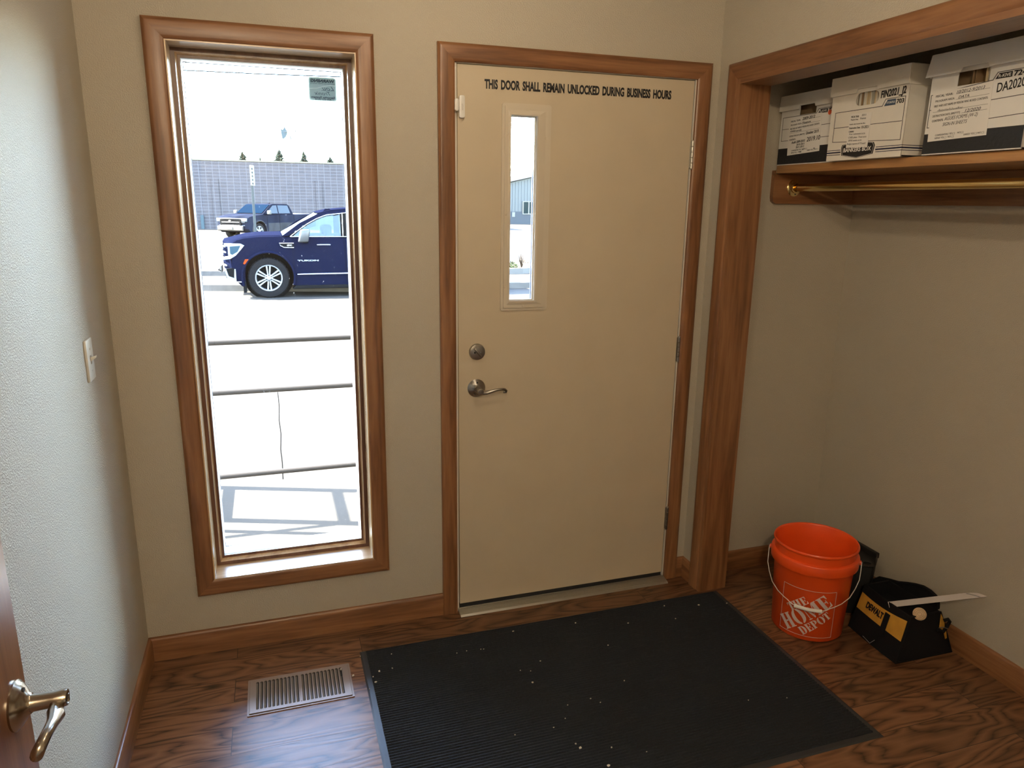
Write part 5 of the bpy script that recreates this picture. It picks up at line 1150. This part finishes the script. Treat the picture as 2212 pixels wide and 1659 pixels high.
# fin, mirror
MB().prism([(1.13, 1.715), (1.18, 1.765), (1.20, 1.785), (1.29, 1.785), (1.31, 1.755), (1.36, 1.735), (1.36, 1.70)], .32, .42, 'y').build('antenna_fin', M_navyp, suv, world=False)
for s in (-1, 1):
    y_ = -.13 if s < 0 else Wd + .13
    MB().hexa([(.60, y_ - .10, 1.12), (.80, y_ - .10, 1.13), (.80, y_ + .10, 1.13), (.60, y_ + .10, 1.12)], [(.66, y_ - .11, 1.38), (.85, y_ - .11, 1.38), (.85, y_ + .09, 1.38), (.66, y_ + .09, 1.38)], .035, 3).build('wing_mirror', _mat('mirror_back_chrome', (.022, .022, .022), .35, .2), suv, smooth=True, world=False)
    MB().box(.70, .80, min(y_, y_ - s * .14), max(y_, y_ - s * .14), 1.11, 1.16, .01).build('mirror_arm', M_trimblk, suv, world=False)
# side details
MB().tube([(.56, -.012, .475), (.66, -.020, .478), (2.45, -.020, .486)], [(.014, .006), (.017, .010), (.017, .010)], 8).build('side_moulding', M_chrome, suv, smooth=True, world=False)
MB().prism([(.45, .18), (2.52, .18), (2.48, .25), (.52, .25)], -.05, .25, 'y', .01).build('running_board', M_trimblk, suv, world=False)
for x_ in (.52, 1.555, 2.62): MB().tube([(x_, -.002, .30), (x_ - .015, -.002, .75), (x_ - .03, .004, 1.22)], .004, 4).build('door_seam', M_trimblk, suv, world=False)
vt = MB().prism([(.235, 1.105), (.235, 1.015), (.34, 1.012), (.40, 1.03), (.52, 1.03)][::-1] if False else [(.245, 1.098), (.265, 1.05), (.33, 1.020), (.52, 1.015), (.52, 1.098)], -.010, .0, 'y').build('fender_vent', M_trimblk, suv, world=False)
k = MB(); k.tube([(.52, -.014, 1.100), (.24, -.014, 1.100), (.262, -.014, 1.055), (.33, -.014, 1.018), (.52, -.014, 1.013)], .010, 6); k.build('vent_chrome', M_chrome, vt, smooth=True, world=False)
def vtext(parent, s, size, x, z, y, fit, m, bold=0):
    t = text(None, s, size, (x, y, z), (1, 0, 0), (0, 0, 1), m, None, fit=fit, bold=bold, th=.008); return t.build('lettering', m, parent, world=False)
vtext(vt, 'GMC', .045, .385, 1.045, -.014, .10, M_chrome, .002)
vtext(body, 'YUKON', .040, .565, .738, -.008, .43, M_lamp, .0022)
for x_ in (.98, 2.02):
    MB().tube([(x_, -.002, 1.065), (x_ + .04, -.030, 1.068), (x_ + .22, -.030, 1.068), (x_ + .26, -.002, 1.065)], .013, 8).build('door_handle', M_chrome, suv, smooth=True, world=False)
# head lamp (near side), fog trim, grille, reflector
def fy(x): return  -.006
hl = [(-.80, 1.10), (-.50, 1.098), (-.425, 1.06), (-.50, .97), (-.60, .86), (-.70, .80), (-.86, .775), (-.86, .83), (-.74, .85), (-.74, 1.04), (-.82, 1.05)]
MB().plate(hl, [], -.012, .10, 'y').build('headlamp', M_lamp, suv, world=False)
MB().prism([(-.70, 1.04), (-.50, 1.055), (-.56, .94), (-.66, .88), (-.70, .90)], -.014, -.010, 'y').build('headlamp_housing', mat('blue_grey_lamp_glass', (.10, .20, .30), .1), suv, world=False)
for z_ in (.66, .80, .92, 1.03): MB().tube([(-.80, .16, z_), (-.875, .5, z_), (-.905, Wd / 2, z_), (-.875, Wd - .5, z_), (-.80, Wd - .16, z_)], .020, 6).build('grille_bar', M_chrome, suv, smooth=True, world=False)
MB().prism([(-.83, .60), (-.66, .62), (-.62, .56), (-.64, .40), (-.80, .42)], -.008, .06, 'y').build('fog_lamp_surround', M_trimblk, suv, world=False)
MB().prism([(-.84, .62), (-.80, .615), (-.76, .46), (-.66, .42), (-.645, .60), (-.62, .60), (-.62, .36), (-.78, .38)], -.014, -.006, 'y').build('fog_chrome', M_lamp, suv, world=False)
MB().prism([(-.80, .335), (-.50, .33), (-.50, .35), (-.82, .355)], -.012, .02, 'y').build('bumper_chrome', M_chrome, suv, world=False)
MB().prism([(-.475, .70), (-.425, .68), (-.36, .79), (-.43, .79)], -.030, .0, 'y', .004).build('side_marker', M_amber, suv, world=False)
MB().box(-.50, -.44, .01, .24, .12, .34, .005).build('mud_flap', M_trimblk, suv, world=False)
MB().box(-.96, -.925, .80, 1.24, .46, .60, .005).build('licence_plate', M_plate, suv, world=False)
MB().tube([(-.94, .76, .50), (-.985, .76, .52), (-.985, 1.28, .52), (-.94, 1.28, .50)], .012, 6).build('tow_hook', M_trimblk, suv, world=False)

# pickup, three-quarter view
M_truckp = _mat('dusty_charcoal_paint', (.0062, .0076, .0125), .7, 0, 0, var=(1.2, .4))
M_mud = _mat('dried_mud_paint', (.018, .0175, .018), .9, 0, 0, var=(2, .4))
tk = thing('pickup_truck', 'dirty dark crew cab pickup truck parked by the block wall', 'truck', (-1.55, 36.2, G0), radians(49))
TW = 1.92
# local x: nose at 0 towards -x, length +x; y: width, near side at 0
low = [(0.10, .40), (.0, .52), (-.02, .80), (.02, 1.06), (.10, 1.14), (.60, 1.20), (1.28, 1.245), (1.42, 1.20), (5.35, 1.22), (5.40, 1.0), (5.40, .55), (5.0, .50)]
low += arc(4.20, .42, .48, -5, 185) + [(3.5, .34), (1.6, .34)] + arc(.95, .42, .50, -8, 188) + [(.36, .34)]
b = bmesh.new(); secs = []
for f in (0, .05, .3, .7, .95, 1):
    row = []
    for x, z in low:
        e = (2 * f - 1) ** 2; row.append(b.verts.new((x + (.18 * e if x < .3 else 0), f * TW, z - (.03 if f in (0, 1) and z > 1.1 else 0))))
    secs.append(row)
n_ = len(low)
for A_, B_ in zip(secs, secs[1:]):
    for i in range(n_): b.faces.new((A_[i], A_[(i + 1) % n_], B_[(i + 1) % n_], B_[i]))
f0 = b.faces.new(secs[0][::-1]); f1 = b.faces.new(secs[-1]); f0.normal_update(); f1.normal_update(); bmesh.ops.triangulate(b, faces=[f0, f1], ngon_method='EAR_CLIP'); bmesh.ops.recalc_face_normals(b, faces=b.faces)
k = MB(); k._add(b); k.build('body', M_truckp, tk, smooth=True, world=False, angle=28)
cabp = [(1.28, 1.22), (2.02, 1.70), (2.25, 1.745), (3.25, 1.74), (3.42, 1.66), (3.62, 1.22)]
MB().hexa([(x, .06 + .22 * (z - 1.22), z) for x, z in cabp], [(x, TW - .06 - .22 * (z - 1.22), z) for x, z in cabp]).build('cab', M_truckp, tk, world=False)
MB().hexa([(1.335, .16, 1.275), (1.335, TW - .16, 1.275), (1.975, TW - .20, 1.69), (1.975, .20, 1.69)], [(1.32, .16, 1.285), (1.32, TW - .16, 1.285), (1.96, TW - .20, 1.70), (1.96, .20, 1.70)]).build('windshield', _mat('windshield_painted_sky', (.0014, .0042, .0090), .6, 0, 0), tk, world=False)  # matte blue painted in for the sky reflected in the glass
for pts in ([(1.55, 1.27), (2.42, 1.27), (2.42, 1.67), (2.13, 1.66)], [(2.50, 1.27), (3.38, 1.27), (3.28, 1.66), (2.50, 1.67)]):
    for s in (0, 1):
        yv = lambda z: (.05 + .22 * (z - 1.22)) if s == 0 else TW - .05 - .22 * (z - 1.22)
        dd = -.006 if s == 0 else .006
        MB().hexa([(x, yv(z), z) for x, z in pts], [(x, yv(z) + dd, z) for x, z in pts]).build('side_glass', M_darkglass, tk, world=False)
MB().box(3.68, 5.32, .10, TW - .10, 1.215, 1.228).build('bed_cover', mat('pale_bed_rim', (.45, .47, .48), .5), tk, world=False)
for cx in (.95, 4.20):
    pts = [(x, -.01, z) for x, z in arc(cx, .42, .51, -8, 188, 18)]; MB().tube(pts, [(.05, .03)] * len(pts), 8).build('arch_flare', M_mud, tk, smooth=True, world=False)
    MB().lathe([(.02, .33), (.50, .33), (.50, .34), (.02, .34)], 30, Matrix.Translation((cx, 0, .42)) @ Matrix.Rotation(-pi / 2, 4, 'X'), close=True).build('wheel_well', M_trimblk, tk, world=False)
    wheel(tk, cx, .02, -1, .40); wheel(tk, cx, TW - .02, 1, .40)
MB().box(1.6, 3.5, -.006, .02, .38, .80, .004).build('muddy_lower_door', M_mud, tk, world=False)
MB().box(3.7, 4.0, -.006, .02, .40, .85, .004).build('muddy_bed_side', M_mud, tk, world=False)
for x_ in (1.52, 2.46, 3.60): MB().tube([(x_, -.008, .36), (x_, -.006, 1.21)], .008, 4).build('door_seam', M_trimblk, tk, world=False)
MB().box(-.03, .05, .30, TW - .30, .70, 1.00, .01).build('grille', M_trimblk, tk, world=False)
for z_ in (1.02, .845, .69): MB().tube([(.10, .16, z_), (-.035, .45, z_), (-.05, TW / 2, z_), (-.035, TW - .45, z_), (.10, TW - .16, z_)], .022, 6).build('grille_bar', M_chrome, tk, smooth=True, world=False)
MB().prism([(-.09, 0), (0, .035), (.09, 0), (0, -.035)], -.07, -.045, 'x', M=Matrix.Translation((0, TW / 2, .93))).build('grille_badge', M_chrome, tk, world=False)
for s in (0, 1):
    y_a = .06 if s == 0 else TW - .40
    MB().box(-.0, .20, y_a, y_a + .34, .88, 1.04, .02).build('headlamp', M_lamp, tk, world=False, smooth=True)
    MB().box(1.50, 1.62, -.24 if s == 0 else TW + .02, -.02 if s == 0 else TW + .24, 1.22, 1.42, .04).build('wing_mirror', mat('grey_mirror_shell', (.38, .40, .40), .4), tk, smooth=True, world=False)
MB().prism([(-.02, .42), (-.09, .46), (-.10, .64), (-.02, .68)], .16, TW - .16, 'y', .02).build('bumper', mat('tan_dirty_bumper', (.38, .36, .34), .7), tk, world=False)
MB().box(-.125, -.10, TW / 2 - .17, TW / 2 + .17, .50, .64).build('licence_plate', M_plate, tk, world=False)
MB().prism([(2.72, 1.74), (2.76, 1.79), (2.86, 1.79), (2.9, 1.74)], TW / 2 - .04, TW / 2 + .04, 'y').build('antenna_fin', M_truckp, tk, world=False)
